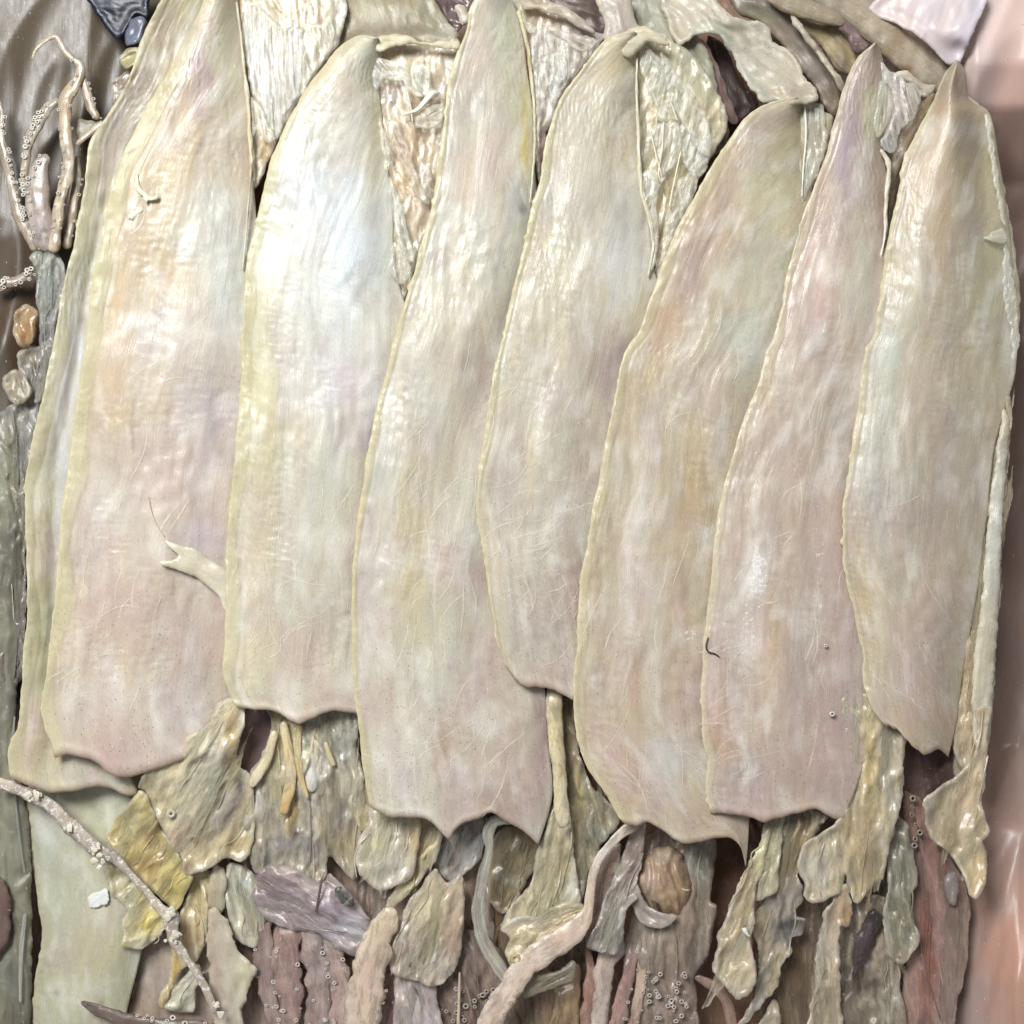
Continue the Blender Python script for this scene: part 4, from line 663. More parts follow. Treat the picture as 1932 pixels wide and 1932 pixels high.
sheet('viscera', S7, T('s', [(350, 690), (375, 720), (340, 850), (335, 950), (270, 1090), (278, 1180), (262, 1340), (240, 1410), (272, 1560), (280, 1660), (225, 1760), (150, 1778), (90, 1690), (0, 1610), (5, 1540), (40, 1460), (35, 1390), (90, 1280), (140, 1140), (200, 1000), (280, 850)]), [(1450, 1560, -14), (1400, 1690, -16), (1370, 1830, -12)], 'cfc5a4', 'c8bca2', bl=[(1440, 1610, 14, 30, 'd4d2a0'), (1370, 1770, 20, 30, 'bcae98'), (1385, 1840, 20, 26, 'd2c9ac')], mat='wet', wr=6, wl=(16, 60), lump=12, lw=30, bulge=14, lip=5, dots=.25, jag=2, ang=-22)
sheet('salt', S7, T('s', [(188, 1340), (215, 1345), (243, 1385), (235, 1395), (200, 1365)]), 6, 'f4f2ee', th=3, bulge=3, step=2.5, wr=2)
sheet('arm', S7, T('s', [(280, 1960), (340, 1850), (380, 1780), (420, 1830), (420, 2000), (260, 2000)]), -70, 'b8b0a0', 'a89c8c', mat='wet')
# -- eighth squid: cord sheet, ink sac, ruffles, side strip with curled leaf
sheet('viscera', S8, T('s', [(1120, 640), (1205, 690), (1240, 850), (1275, 985), (1272, 1060), (1232, 1140), (1240, 1280), (1292, 1390), (1250, 1490), (1170, 1565), (1095, 1500), (1060, 1300), (1085, 1100), (1085, 900)]), -46, 'a09c88', '9a9884', bl=[(1720, 1770, 24, 30, 'a9aca0'), (1700, 1640, 18, 50, '8c8e86')], mat='wet', wr=5, wl=(14, 90), fold=6, fw=30, lump=8, lip=5, ang=6)
sheet('viscera', S8, T('s', [(830, 1150), (1080, 1150), (1090, 1300), (1160, 1520), (1170, 1720), (1190, 2000), (780, 2000), (800, 1700), (790, 1400)]), -66, '9c9484', '8c867c', bl=[(1680, 1880, 30, 30, 'b8b8a8'), (1640, 1860, 14, 14, '463c38'), (1615, 1860, 14, 20, '564c48')], mat='wet', wr=6, lump=20, lw=36, fold=8, fw=34)
sheet('ink_sac', S8, T('s', [(1000, 1220), (1060, 1275), (1040, 1350), (1000, 1440), (960, 1530), (900, 1620), (870, 1680), (875, 1540), (880, 1420), (930, 1330), (960, 1270)]), -42, '4a4244', '5a5052', bl=[(1655, 1735, 16, 12, '22262c')], mat='wet', bulge=7, br=12, wr=3, step=4, lip=0)
sheet('viscera', S8, T('s', [(815, -100), (1195, -60), (1192, 300), (1190, 480), (1165, 620), (1135, 720), (1100, 850), (1065, 1020), (990, 1080), (900, 1180), (850, 1100), (835, 1010), (800, 1110), (720, 1165), (645, 1182), (580, 1150), (572, 1055), (545, 1000), (528, 945), (545, 870), (575, 805), (680, 755), (775, 680), (800, 620), (825, 600), (835, 500), (842, 260), (825, 100)]),
    [(1650, 1320, 2), (1640, 1500, -6), (1540, 1620, -8), (1560, 1690, -8), (1640, 1670, -26)], 'c2b898', 'bcb49e', bl=[(1610, 1420, 14, 90, 'c8cac0'), (1640, 1420, 16, 90, 'c2b078'), (1680, 1450, 14, 100, 'b4b6aa'), (1540, 1630, 24, 30, 'c0c0b6'), (1660, 1480, 4, 14, '3c3a30'), (1640, 1640, 20, 60, 'b29f80'), (1668, 1690, 5, 40, '46423c')], mat='wet', wr=7, wl=(20, 220), bulge=10, lip=4, ang=-3, jag=1.5)
sheet('viscera', S8, T('s', [(755, 1120), (830, 1060), (850, 1100), (872, 1260), (840, 1330), (800, 1340), (790, 1420), (800, 1560), (795, 1700), (805, 1850), (800, 2000), (590, 2000), (610, 1850), (640, 1700), (645, 1560), (655, 1400), (690, 1300), (700, 1210), (760, 1170)]), [(1590, 1690, -24), (1560, 1800, -22), (1560, 1930, -30)], 'c2b49c', 'b8a890', bl=[(1600, 1740, 12, 40, 'c09c74'), (1565, 1800, 16, 40, 'd0c6b4'), (1560, 1900, 24, 30, 'c4b6a0')], mat='wet', wr=8, wl=(14, 50), lump=12, lw=26, bulge=10, lip=5, jag=2.2, ang=3)
for i in range(3): pass
sheet('side_strip', S8, [(1870, 700), (1850, 900), (1835, 1100), (1810, 1280), (1800, 1420), (1840, 1470), (1868, 1380), (1884, 1150), (1900, 900), (1908, 760)], -36, 'c8bca0', 'bcae94', wr=3, wl=(9, 300), mat='wet', ang=-6)
sheet('side_strip', S8, [(1893, 772), (1874, 900), (1862, 1000), (1853, 1120), (1838, 1230), (1834, 1330), (1838, 1400), (1858, 1440), (1868, 1380), (1874, 1290), (1881, 1200), (1886, 1100), (1893, 950), (1905, 800)], -24, 'd2ccbc', 'c8c0aa', bl=[(1880, 980, 12, 100, 'dadad6')], wr=3, wl=(10, 200), bulge=8, br=10, lip=2)
sheet('side_strip', S8, [(1820, 1260), (1850, 1200), (1862, 1100), (1850, 1300), (1848, 1440), (1830, 1470), (1800, 1460), (1806, 1380)], -64, 'a89c7c', '9c8e72', wr=3)
sheet('curled_leaf', S8, T('s', [(1640, -20), (1640, 150), (1600, 300), (1480, 420), (1380, 490), (1312, 545), (1320, 660), (1345, 765), (1420, 840), (1490, 910), (1560, 1030), (1590, 1130), (1640, 1162), (1690, 1080), (1705, 900), (1680, 800), (1705, 770), (1718, 720), (1690, 640), (1668, 560), (1690, 450), (1700, 330), (1712, 100), (1730, -20)]), [(1860, 1360, -10), (1750, 1510, 16), (1800, 1520, -24), (1760, 1580, 4), (1840, 1690, 6), (1860, 1560, -14), (1850, 1440, -8), (1830, 1610, -14)], 'c6b99c', 'bdb198', bl=[(1762, 1540, 14, 34, 'b4b0a4'), (1840, 1660, 16, 34, 'd0bd94'), (1860, 1420, 10, 60, 'cdbfa8')], mat='wet', wr=4, wl=(20, 120), bulge=3, lip=6, th=4, ang=-10, rim=.6)
U4 = thing('squid', (1780, 1800), -110, 'reddish brown heavily speckled squid at the bottom right corner', 'squid')
sheet('mantle', U4, T('s', [(1180, 500), (1330, 560), (1400, 850), (1470, 900), (1560, 1060), (1600, 1200), (1592, 1350), (1585, 1500), (1560, 1650), (1510, 1850), (1490, 2000), (1170, 2000), (1200, 1600), (1250, 1400), (1230, 1000)]), -88, '9c8078', 'a89088', bl=[(1745, 1800, 14, 140, '7c4a40'), (1790, 1680, 34, 50, '94776e'), (1800, 1900, 26, 60, 'b4a8a6'), (1815, 1780, 20, 60, 'b8aca4')], dots=1., bulge=40, br=46, wr=3, ang=3, mat='wet')
sheet('eye', U4, T('s', [(1440, 1030), (1500, 990), (1530, 1060), (1520, 1170), (1480, 1200), (1440, 1120)]), -42, '9c9ea2', '807a7a', mat='wet', bulge=6, br=7, wr=2, step=3, lip=0)
put_suckers(U4, [(np.array(T('s', [(1240+RNG.normal(0, 22), y_)])[0]), -50, RNG.uniform(4, 8), (0, 0)) for y_ in (540, 590, 640, 700, 750, 790, 830, 880)], '8c8278')
sheet('mantle', U4, T('s', [(1180, 0), (1480, 200), (1460, 380), (1330, 560), (1300, 700), (1180, 620)]), -86, '6c5450', '5c4644', wr=4, dots=.5)

for sq_, p, c1, c2 in ((S3, [(450, 1400), (690, 1400), (700, 1560), (690, 1960), (440, 1960), (430, 1650)], '9c8c84', '8c7a74'), (S4, [(690, 1500), (900, 1520), (930, 1640), (900, 1960), (660, 1960), (680, 1650)], 'a89c90', '968a80'),
        (S5, [(960, 1480), (1110, 1480), (1130, 1640), (1080, 1960), (960, 1960), (940, 1700)], '8c7c68', '7c6a58'), (S7, [(1420, 1500), (1590, 1500), (1600, 1700), (1560, 1960), (1440, 1960), (1420, 1700)], '8c7e6c', '7e6c5c'), (S8, [(1540, 1560), (1760, 1500), (1780, 1700), (1750, 1960), (1560, 1960)], '988c7c', '887a6c')):
    sheet('inner_lining', sq_, p, -104, c1, c2, mat='wet', wr=5, wl=(20, 140), bulge=10, fold=6, fw=50, ang=2, dots=.3)

# ------------------------------------------------------------------ tops: fins, films and other squid behind
# second squid: film to the right of the ridge
sheet('fin', S2, T('a', [(1360, -60), (1960, -60), (1960, 250), (1900, 330), (1750, 560), (1600, 820), (1500, 1050), (1440, 1100), (1440, 500)]), -10, 'd6d0ba', 'd2cab0', bl=[(500, 120, 40, 60, 'c8c8c4'), (560, 120, 30, 50, 'b8b8b8'), (520, 20, 60, 14, 'c0b490'), (600, 60, 20, 40, 'c4baa0'), (500, 300, 20, 60, 'd2b88c')], wr=5, wl=(9, 420), mat='wet', fold=3, fw=26, ang=4)
shard('film', S2, T('a', [(1400, 20), (1500, 30), (1600, 130), (1700, 160), (1750, 170), (1760, 350), (1730, 540), (1650, 650), (1600, 800), (1540, 760), (1500, 620), (1440, 480)]), 4, 'd6d8d6', ang=2)
shard('film', S2, T('a', [(1760, 150), (1860, 130), (1900, 80), (1930, 120), (1920, 280), (1800, 440), (1740, 560)]), 6, 'd0cca8', ang=10)
shard('film', S2, T('a', [(1440, 560), (1520, 640), (1590, 800), (1540, 830), (1480, 760), (1450, 900)]), 8, 'e6dfc8', ang=10)
# third squid: ragged fin and splinters
sheet('fin', S3, T('b', [(180, 330), (300, 250), (420, 245), (560, 240), (720, 230), (690, 420), (650, 560), (640, 800), (600, 1100), (570, 1250), (480, 1500), (420, 1700), (330, 1800), (300, 1300), (250, 900), (190, 600)]), -12, 'd4ccb6', 'cbbda4', bl=[(740, 175, 18, 26, 'a0a4a6'), (790, 90, 40, 14, '9c9c88'), (790, 260, 24, 60, 'b8a48c'), (760, 330, 20, 60, 'ceb690'), (790, 420, 20, 40, 'c8b0a0'), (780, 480, 20, 60, 'c6c2a4')], wr=5, wl=(9, 420), mat='wet', fold=3, fw=24, ang=6)
sheet('fin', S3, T('b', [(230, 225), (330, 198), (420, 205), (520, 245), (640, 235), (720, 240), (715, 290), (620, 275), (500, 262), (400, 255), (310, 285), (250, 300)]), 18, 'd0cba8', 'dcd6c0', wr=2, ang=85, th=5, bulge=6)
FS = [([(210, 350), (300, 340), (420, 380), (440, 560), (430, 700), (410, 560), (400, 470), (330, 470), (280, 450), (250, 520), (220, 490)], 'f0f0ea'), ([(440, 380), (540, 380), (560, 470), (540, 560), (470, 540), (445, 470)], 'e0dcc0'),
      ([(385, 665), (470, 635), (540, 560), (560, 510), (600, 530), (600, 555), (570, 580), (500, 630), (450, 655)], 'ece6d2'), ([(470, 650), (620, 590), (625, 690), (560, 745), (480, 740), (460, 700)], 'e4d6b4'),
      ([(300, 700), (360, 690), (420, 850), (500, 1050), (540, 1180), (470, 1120), (400, 960), (330, 850)], 'dcc8b4'), ([(255, 680), (300, 770), (330, 900), (300, 1000), (270, 860)], 'e6e0c4'),
      ([(310, 1020), (360, 1100), (400, 1230), (440, 1400), (460, 1500), (420, 1520), (370, 1400), (340, 1250)], 'eeeade'), ([(340, 1400), (400, 1450), (440, 1560), (400, 1650), (340, 1600), (310, 1560)], 'e8e4d6'), ([(430, 500), (520, 545), (500, 560), (440, 530)], 'f2eedc'), ([(480, 920), (560, 1000), (540, 1180), (500, 1100)], 'e2d4c4')]
for i, (p, c1) in enumerate(FS): shard('film', S3, T('b', p), 10+2*(i % 3), c1, fold=1.7, fw=14)
tube('splinter', S3, TW('b', [(395, 660, 10), (480, 630, 22), (560, 540, 40), (600, 530, 12)]), 22, 'efe9d6', flat=.3, mat='gloss'); tube('splinter', S3, TW('b', [(420, 530, 6), (440, 620, 10), (450, 720, 6)]), 20, 'f0ead6', flat=.5, mat='gloss')
# fourth squid: films and purple-white fin
sheet('fin', S4, T('b', [(1000, -60), (1300, 20), (1400, 90), (1480, 180), (1560, 220), (1440, 390), (1310, 570), (1220, 800), (1180, 1050), (1150, 900), (1150, 500), (1100, 150)]), -14, 'c6beb2', 'cec8ba', bl=[(1000, 30, 40, 14, 'b4a878'), (1080, 60, 30, 16, '9c8c90'), (1030, 130, 20, 60, 'c8c6c4'), (1020, 240, 12, 60, 'b4a49c')], wr=5, wl=(9, 420), mat='wet', fold=3, fw=22, ang=0, jag=2)
FS = [([(1140, 160), (1200, 170), (1240, 260), (1230, 500), (1190, 700), (1170, 900), (1160, 600), (1130, 330)], 'ecebe6'), ([(1220, 200), (1330, 220), (1420, 290), (1400, 390), (1330, 500), (1260, 600), (1230, 500), (1250, 380)], 'dedcd8'), ([(1190, 130), (1330, 180), (1500, 220), (1530, 240), (1420, 300), (1300, 220)], 'd6ccc8'), ([(1050, 30), (1090, 70), (1110, 120), (1170, 160), (1130, 200), (1080, 140)], 'd6cfa4'), ([(1240, 330), (1300, 300), (1350, 380), (1290, 500)], 'f0efec')]
for i, (p, c1) in enumerate(FS): shard('film', S4, T('b', p), 8+2*i, c1, fold=2.2, fw=14)
sheet('crest', S4, T('b', [(1060, -40), (1200, 20), (1340, 50), (1420, 100), (1500, 190), (1450, 180), (1330, 110), (1200, 60), (1090, 50)]), 12, 'c2b49c', 'b8a898', wr=3, dots=.4, bulge=8, ang=60)
# fifth squid: neck and splintered gladius films
sheet('fin', S5, T('b', [(1740, 220), (1830, 170), (1960, 240), (2080, 330), (2180, 480), (2260, 640), (2260, 760), (2120, 1000), (2040, 1150), (1950, 1450), (1840, 1750), (1790, 1900), (1780, 1100), (1740, 700)]), -14, 'ccc8ac', 'c4bc9c', bl=[(1300, 140, 40, 60, 'b8bca8'), (1240, 200, 20, 60, 'b4ac84'), (1250, 420, 30, 70, 'c0b090')], wr=5, wl=(9, 420), mat='wet', fold=3, fw=26, ang=-14)
FS = [([(1760, 270), (1810, 280), (1900, 380), (1960, 560), (1990, 700), (1950, 690), (1880, 700), (1830, 560), (1770, 420)], 'dedfd8'), ([(1880, 300), (1960, 400), (2080, 560), (2170, 740), (2160, 900), (2100, 880), (2000, 700), (1930, 560)], 'd8d8cc'), ([(1820, 740), (1900, 710), (1990, 720), (2000, 900), (1920, 1000), (1890, 1030), (1850, 880)], 'eceadf'),
      ([(1760, 1060), (1800, 980), (1850, 990), (1880, 1070), (1860, 1140), (1870, 1400), (1830, 1560), (1820, 1300), (1780, 1150)], 'ecE7d4'), ([(2000, 720), (2100, 800), (2160, 950), (2110, 1020), (2040, 980), (2000, 880)], 'e0dfd6'), ([(1970, 1040), (2080, 1010), (2050, 1150), (1980, 1300), (1900, 1500), (1890, 1380), (1930, 1180)], 'dcd8bc'), ([(2010, 1030), (2090, 1000), (2080, 1120), (2010, 1280), (1990, 1180)], 'e6e2d2')]
for i, (p, c1) in enumerate(FS): shard('film', S5, T('b', p), 6+2*(i % 4), c1, fold=2.2, fw=14, ang=-14)
for p in ([(1900, 700, 8), (1890, 860, 10), (1870, 1000, 10), (1890, 1060, 8)], [(1820, 740, 10), (1850, 870, 10), (1890, 1020, 10)], [(1930, 560, 8), (1980, 700, 10)], [(2000, 870, 8), (1960, 1050, 10), (1930, 1200, 8)]):
    tube('splinter', S5, TW('b', p), 18, 'f0ead2', flat=.6, mat='gloss', ring=8)
sheet('neck', S5, T('b', [(1500, -60), (1690, -60), (1720, 40), (1750, 140), (1810, 190), (1760, 250), (1650, 270), (1560, 235), (1555, 130), (1520, 30)]), 6, 'c8bcb0', 'cfc0b4', dots=.6, bulge=20, wr=3, ang=8)
sheet('hood', S5, T('b', [(1700, 170), (1780, 150), (1850, 180), (1930, 250), (1890, 260), (1810, 240), (1760, 290), (1700, 340), (1640, 300), (1650, 220)]), 30, 'd2c6a2', 'd6ccb0', bulge=14, wr=3, ang=60)
# sixth squid: gladius stub, fin
sheet('fin', S6, T('c', [(580, 640), (640, 600), (780, 640), (830, 680), (800, 860), (720, 1080), (650, 1260), (630, 1000), (590, 800)]), -6, 'b8ac8c', 'c4bca0', wr=4, ang=2)
shard('film', S6, T('c', [(662, 600), (720, 592), (772, 604), (790, 720), (800, 800), (760, 950), (700, 1090), (650, 1180), (655, 1000), (670, 850)]), 8, 'e8e8e6', fold=2.2, fw=14, ang=3, th=3)
tube('splinter', S6, TW('c', [(665, 600, 12), (675, 760, 14), (660, 960, 12), (650, 1140, 8)]), 14, 'f2efe4', flat=.7, mat='gloss', ring=8)
# seventh squid: white film wing; eighth squid's edge films
shard('film', S7, T('c', [(1100, 350), (1150, 400), (1230, 450), (1340, 520), (1330, 600), (1290, 700), (1220, 760), (1180, 880), (1120, 860), (1100, 830), (1130, 760), (1180, 640), (1170, 520), (1110, 470)]), 14, 'ecebea', fold=2.8, fw=18, th=3, ang=15)
shard('film', S7, T('c', [(1100, 470), (1160, 520), (1170, 640), (1120, 750), (1090, 800), (1060, 700)]), 22, 'd8d4b8', th=3)
sheet('fin', S7, T('c', [(1180, 880), (1230, 760), (1330, 600), (1420, 540), (1400, 640), (1330, 760), (1270, 880), (1210, 1000), (1180, 1200), (1140, 1350), (1130, 1100)]), -12, '9c8a70', '8c7a62', wr=4)
sheet('fin', S8, T('c', [(1600, 560), (1700, 640), (1740, 800), (1790, 950), (1830, 1150), (1880, 1450), (1910, 1750), (1880, 1900), (1700, 1700), (1640, 1200), (1600, 800)]), -34, 'b8ae92', 'c2b89c', wr=3, ang=-12)
shard('film', S8, T('c', [(1700, 660), (1725, 655), (1760, 850), (1800, 1100), (1830, 1300), (1800, 1250), (1750, 1000)]), 4, 'ebe6dc', ang=-10, th=3); shard('film', S8, T('c', [(1700, 1375), (1800, 1310), (1825, 1340), (1820, 1400), (1730, 1390)]), 12, 'e4dcc0', th=3)
shard('film', S8, T('c', [(1820, 1400), (1860, 1550), (1895, 1800), (1905, 1980), (1870, 2080), (1850, 1900), (1810, 1700)]), -2, 'e8e6e2', ang=-8, th=3, fold=1.7, fw=12)
# -- squid and fins behind the row, along the top
B1 = thing('squid', (730, 30), -50, 'olive beige speckled fin peeking out above the brightest squid', 'squid')
sheet('fin', B1, T('b', [(-60, -60), (520, -60), (610, 60), (720, 220), (640, 260), (400, 250), (200, 260), (20, 300), (-40, 100)]), -36, 'b4ac90', 'a49c84', bl=[(640, 30, 20, 60, '8c7c5c'), (720, 60, 60, 20, 'b4a898'), (800, 30, 40, 30, '9c9680')], dots=.5, bulge=14, wr=3, ang=20)
B2 = thing('squid', (890, 20), -80, 'greyish purple torn skin in the dark gap at the top centre', 'squid')
sheet('skin', B2, T('b', [(560, -60), (800, -60), (800, 30), (740, 150), (700, 190), (610, 60)]), -70, '6c6062', '8c8486', wr=6, fold=6, fw=24, mat='wet')
sheet('skin', B2, T('b', [(700, 30), (760, 40), (780, 110), (740, 150), (710, 90)]), -10, 'c8beb2', wr=4, step=4)
B3 = thing('squid', (1130, 30), -90, 'dark brown squid skin in the gap left of the pink speckled neck', 'squid')
sheet('skin', B3, T('b', [(1100, -60), (1540, -60), (1570, 220), (1480, 220), (1300, 60)]), -80, '6a5650', '5c4a46', wr=3)
B4 = thing('squid', (1270, 50), -60, 'grey-green squid fin behind the fifth squid at the top', 'squid')
sheet('fin', B4, [(1185, -20), (1260, -20), (1300, 40), (1340, 110), (1360, 200), (1372, 260), (1330, 260), (1290, 150), (1240, 90), (1205, 60)], -40, 'a4a48e', '94947c', wr=4, bulge=10, bl=[(1230, 10, 20, 30, '8c8c7c')])
B5 = thing('squid', (1420, 120), -50, 'large grey speckled fin curling down onto the sixth squid', 'squid')
sheet('fin', B5, T('c', [(-160, -60), (100, -60), (200, 60), (300, 100), (400, 130), (455, 160), (480, 240), (560, 290), (620, 360), (680, 450), (745, 530), (750, 580), (680, 590), (600, 600), (430, 592), (370, 540), (310, 450), (250, 330), (200, 240), (150, 200), (60, 195), (0, 240), (-60, 260), (-130, 120)]), [(1300, 0, -30), (1340, 60, -10), (1420, 80, -20), (1440, 130, 4), (1500, 180, 34), (1440, 185, 26)], 'cac2b4', 'beb6a8', bl=[(1330, 50, 20, 14, 'd2d6c8'), (1380, 60, 40, 16, 'b0ac9c'), (1460, 150, 30, 30, 'c4bcae'), (1480, 178, 26, 10, 'c2ae8c'), (1360, 90, 16, 40, 'b4bcaa'), (1415, 170, 16, 30, 'b8bea8')], dots=.8, bulge=10, wr=5, wl=(24, 90), fold=6, fw=44, lip=5, jag=2)
tube('stalk', B5, TW('c', [(30, 230, 60), (90, 310, 80), (140, 420, 80), (180, 540, 80), (220, 640, 90), (275, 715, 40)]), -56, '8c7c7a', '746464', flat=.5, mat='wet', wr=.14)
sheet('skin', B5, T('c', [(100, 220), (200, 260), (300, 480), (400, 600), (290, 720), (220, 780), (180, 600), (180, 500)]), -110, '40302a', '4c3a34', wr=4, mat='grime')
sheet('fin', B4, T('c', [(-120, 280), (0, 260), (90, 400), (150, 520), (190, 650), (230, 780), (150, 900), (60, 900), (-40, 600)]), -50, 'a8aa92', '98987e', wr=3, bulge=10)
B6 = thing('squid', (1530, 100), -70, 'smooth grey-brown squid body running diagonally behind the fin, top right', 'squid')
sheet('mantle', B6, T('c', [(230, -60), (560, -60), (620, 60), (700, 200), (790, 330), (890, 480), (880, 560), (840, 680), (780, 620), (740, 540), (660, 420), (560, 300), (480, 200), (380, 120), (290, 90)]), -62, '8f8274', '84786e', bl=[(1440, 20, 30, 14, '8c8c74'), (1530, 130, 20, 30, '9c9290')], bulge=26, br=40, wr=2, ang=35)
sheet('fin', B6, T('c', [(580, 60), (640, 130), (700, 210), (780, 320), (860, 430), (900, 490), (880, 540), (820, 430), (740, 320), (660, 220), (600, 140)]), -22, 'b0a48c', '9c8e78', wr=3, th=5, ang=36)
B7 = thing('squid', (1620, 60), -60, 'olive and brown squid with a dark red-purple streak, top right', 'squid')
sheet('mantle', B7, T('c', [(600, 60), (720, 130), (850, 150), (900, 200), (980, 330), (950, 420), (880, 420), (800, 320), (740, 240), (650, 150)]), -58, 'a0906c', 'ac9c78', bl=[(1560, 100, 30, 12, 'b8a884'), (1590, 130, 14, 30, '5c4634')], bulge=14, wr=3, ang=40)
sheet('streak', B7, T('c', [(850, 150), (890, 115), (940, 140), (1000, 220), (1040, 270), (980, 320), (940, 290), (910, 210)]), -28, '7c5c5e', '94807e', wr=5, bulge=8, crust=.25)
tube('rolled_fin', B7, TW('c', [(440, -60, 120), (560, 10, 130), (700, 60, 120), (820, 100, 100), (900, 140, 40)]), -24, 'a4967e', 'ac9e8a', dots=.9, flat=.6, wr=.05)
B8 = thing('squid', (1700, 90), -60, 'speckled beige squid body rolled like a tube, beside the pink plastic', 'squid')
tube('mantle', B8, TW('c', [(700, -120, 190), (880, 10, 220), (1040, 110, 210), (1200, 250, 220), (1340, 370, 220), (1450, 450, 200), (1560, 540, 160)]), -52, 'a89a86', 'b4a592', dots=.9, flat=.62, wr=.03, bl=[(1660, 90, 30, 14, 'a08868'), (1700, 130, 20, 12, '9c785c'), (1712, 130, 8, 6, '8c5c44')], ring=24)
sheet('fin', B8, T('c', [(1180, 430), (1260, 410), (1350, 480), (1430, 500), (1400, 550), (1340, 560), (1330, 520), (1250, 480)]), -16, 'b8ac9c', 'c4bab0', wr=4)
o = sheet('plastic_scrap', None, T('c', [(1040, 60), (1180, -60), (1700, -60), (1640, 180), (1560, 360), (1490, 370), (1380, 260), (1240, 160)]), [(1640, 20, -30), (1780, 30, 6), (1830, 60, 20), (1800, 110, -10)], 'e6d8e2', 'ddd0da', mat='plastic', wr=2, wl=(40, 300), fold=6, fw=80, th=2, bulge=4, rim=0, ang=-20)
prop(o, 'crinkled lilac white plastic fold in the top right corner', 'plastic')

# ------------------------------------------------------------------ squid with sucker arms at the left edge
L1 = thing('squid', (90, 450), -70, 'squid with thin sucker-lined arms spread over brown plastic, far left', 'squid')
a = tube('arm', L1, TW('a', [(185, 350, 18), (205, 290, 22), (260, 235, 26), (325, 212, 34), (370, 290, 40), (420, 340, 36), (462, 375, 46), (460, 440, 56), (420, 510, 80), (380, 590, 80), (375, 700, 76), (385, 820, 74), (395, 930, 72), (380, 1030, 80), (350, 1150, 70), (330, 1300, 66), (310, 1460, 70)]), -34, 'aca48e', 'bcb29c', flat=.6, mat='wet', crust=.3, wr=.1)
suckers(a, 1, 14, (2.2, 4), .2, .95); suckers(a, -1, 30, (2, 3.4), .3, .9)
a = tube('arm', L1, TW('a', [(345, 575, 40), (280, 620, 62), (215, 720, 74), (165, 820, 64), (150, 920, 50), (135, 1050, 40), (150, 1120, 40)]), -46, 'b4ac9c', 'a89e90', flat=.6, mat='wet'); suckers(a, 1, 8, (3.4, 5.6), .1, 1., 'ccc8bc', rows=2)
a = tube('arm', L1, TW('a', [(470, 420, 30), (495, 520, 56), (525, 620, 60), (570, 690, 40)]), -40, 'a29a88', '948a7a', flat=.6, mat='wet'); suckers(a, -1, 8, (2.6, 4.2), .2, 1.); suckers(a, 1, 10, (2.6, 4), .3, 1.)
a = tube('arm', L1, TW('a', [(-20, 560, 30), (10, 660, 34), (0, 760, 50), (30, 900, 60), (60, 1030, 54), (80, 1130, 60), (110, 1240, 80), (160, 1340, 70), (210, 1450, 60)]), -50, '9c9484', 'aaa294', flat=.6, mat='wet'); suckers(a, -1, 9, (3, 5), .1, 1., 'cfcbbf', rows=2)
a = tube('arm', L1, TW('a', [(270, 890, 60), (230, 980, 110), (215, 1080, 150), (225, 1200, 150), (245, 1320, 130), (270, 1450, 110)]), -40, 'a09894', 'aca49c', flat=.4, mat='wet', wr=.08); suckers(a, 1, 12, (4, 6.4), 0., .45, 'ccc6bc', inset=.7); suckers(a, 1, 10, (2.4, 3.6), .4, 1., inset=.95)
a = tube('arm', L1, TW('a', [(-60, 1650, 60), (20, 1640, 64), (100, 1620, 60), (190, 1570, 50)]), -60, 'a89e90', '948a7c', flat=.6, mat='wet'); suckers(a, -1, 9, (4, 6), 0, 1., 'ccc6ba', rows=2); suckers(a, 1, 12, (3, 5), 0, 1., 'c0b8ac')
tube('arm', L1, TW('a', [(440, 840, 30), (500, 780, 40), (560, 730, 40), (600, 700, 30)]), -44, 'b0a898', flat=.5, mat='wet')
a = tube('arm', L1, TW('a', [(440, 900, 30), (450, 1020, 50), (430, 1150, 60), (410, 1290, 50), (380, 1440, 60)]), -52, '9c947e', 'a89f8c', flat=.6, mat='wet'); suckers(a, -1, 13, (3, 4.6), .2, .9)
sheet('arm_fold', L1, T('a', [(440, 700), (500, 690), (560, 700), (590, 680), (570, 740), (480, 790), (440, 800)]), -56, '8c8478', 'a89f92', lump=10, lw=16, wr=4, step=4)
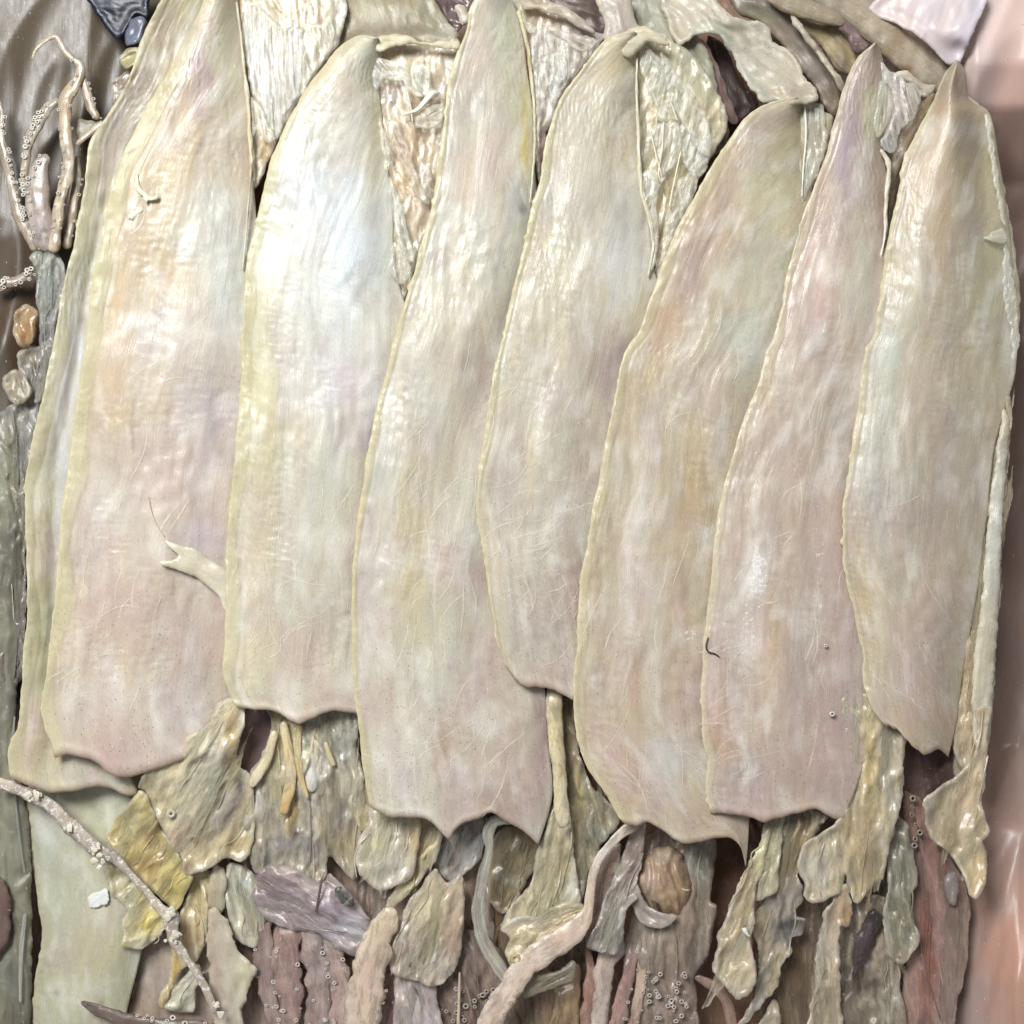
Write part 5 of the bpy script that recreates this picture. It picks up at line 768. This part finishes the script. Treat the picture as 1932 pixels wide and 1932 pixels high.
sheet('head', L1, T('a', [(170, 1480), (260, 1440), (340, 1470), (380, 1560), (370, 1700), (330, 1830), (320, 2000), (260, 2300), (200, 2330), (215, 2100), (230, 1850), (205, 1700), (215, 1580)]), -46, 'a4a8a8', '9c9c96', bl=[(75, 500, 20, 20, 'b8b8a8'), (88, 540, 10, 40, 'b4c0c4'), (90, 660, 20, 40, '8c8c88')], mat='wet', wr=7, wl=(14, 70), fold=8, fw=26, bulge=12)
sheet('beak', L1, T('a', [(90, 1800), (150, 1760), (215, 1800), (210, 1880), (190, 1980), (130, 2010), (90, 1960), (75, 1880)]), -52, 'a8865c', 'c0a884', mat='wet', bulge=22, br=12, wr=3, step=4)
sheet('viscera', L1, T('d', [(20, 240), (80, 200), (150, 240), (180, 330), (160, 380), (100, 410), (50, 370), (15, 300)]), -40, 'b4b4a4', 'a4a494', lump=16, lw=16, bulge=14, br=12, step=4, mat='wet')
sheet('viscera', L1, T('d', [(100, 120), (200, 60), (300, 120), (280, 250), (240, 400), (180, 700), (140, 900), (150, 1250), (150, 1600), (120, 1990), (-30, 1990), (10, 1700), (60, 1300), (90, 1000), (0, 750), (-30, 500), (60, 400), (150, 380)]), -62, '8c8a84', '9c9c98', bl=[(50, 760, 16, 60, 'a4a6a6'), (20, 870, 20, 60, '84846c'), (35, 1100, 14, 90, '544a4c'), (20, 1220, 20, 60, '6c6464')], mat='wet', wr=5, wl=(12, 260), fold=7, fw=26, bulge=8, ang=2)
o = sheet('organ_lump', L1, T('a', [(690, 330), (740, 280), (800, 280), (830, 330), (780, 390), (720, 400)]), -44, 'a8a47c', 'b8b490', bulge=14, br=12, step=4, mat='wet')
sheet('organ_lump', L1, T('a', [(720, 200), (760, 110), (830, 100), (850, 160), (830, 240), (740, 260)]), -54, '7c8498', '6c7488', bulge=12, br=12, step=4, mat='wet')
sheet('skin', L1, T('a', [(640, 480), (700, 430), (780, 400), (760, 520), (680, 620), (640, 580)]), -60, '8c8074', 'a09488', wr=5, step=4, mat='wet')
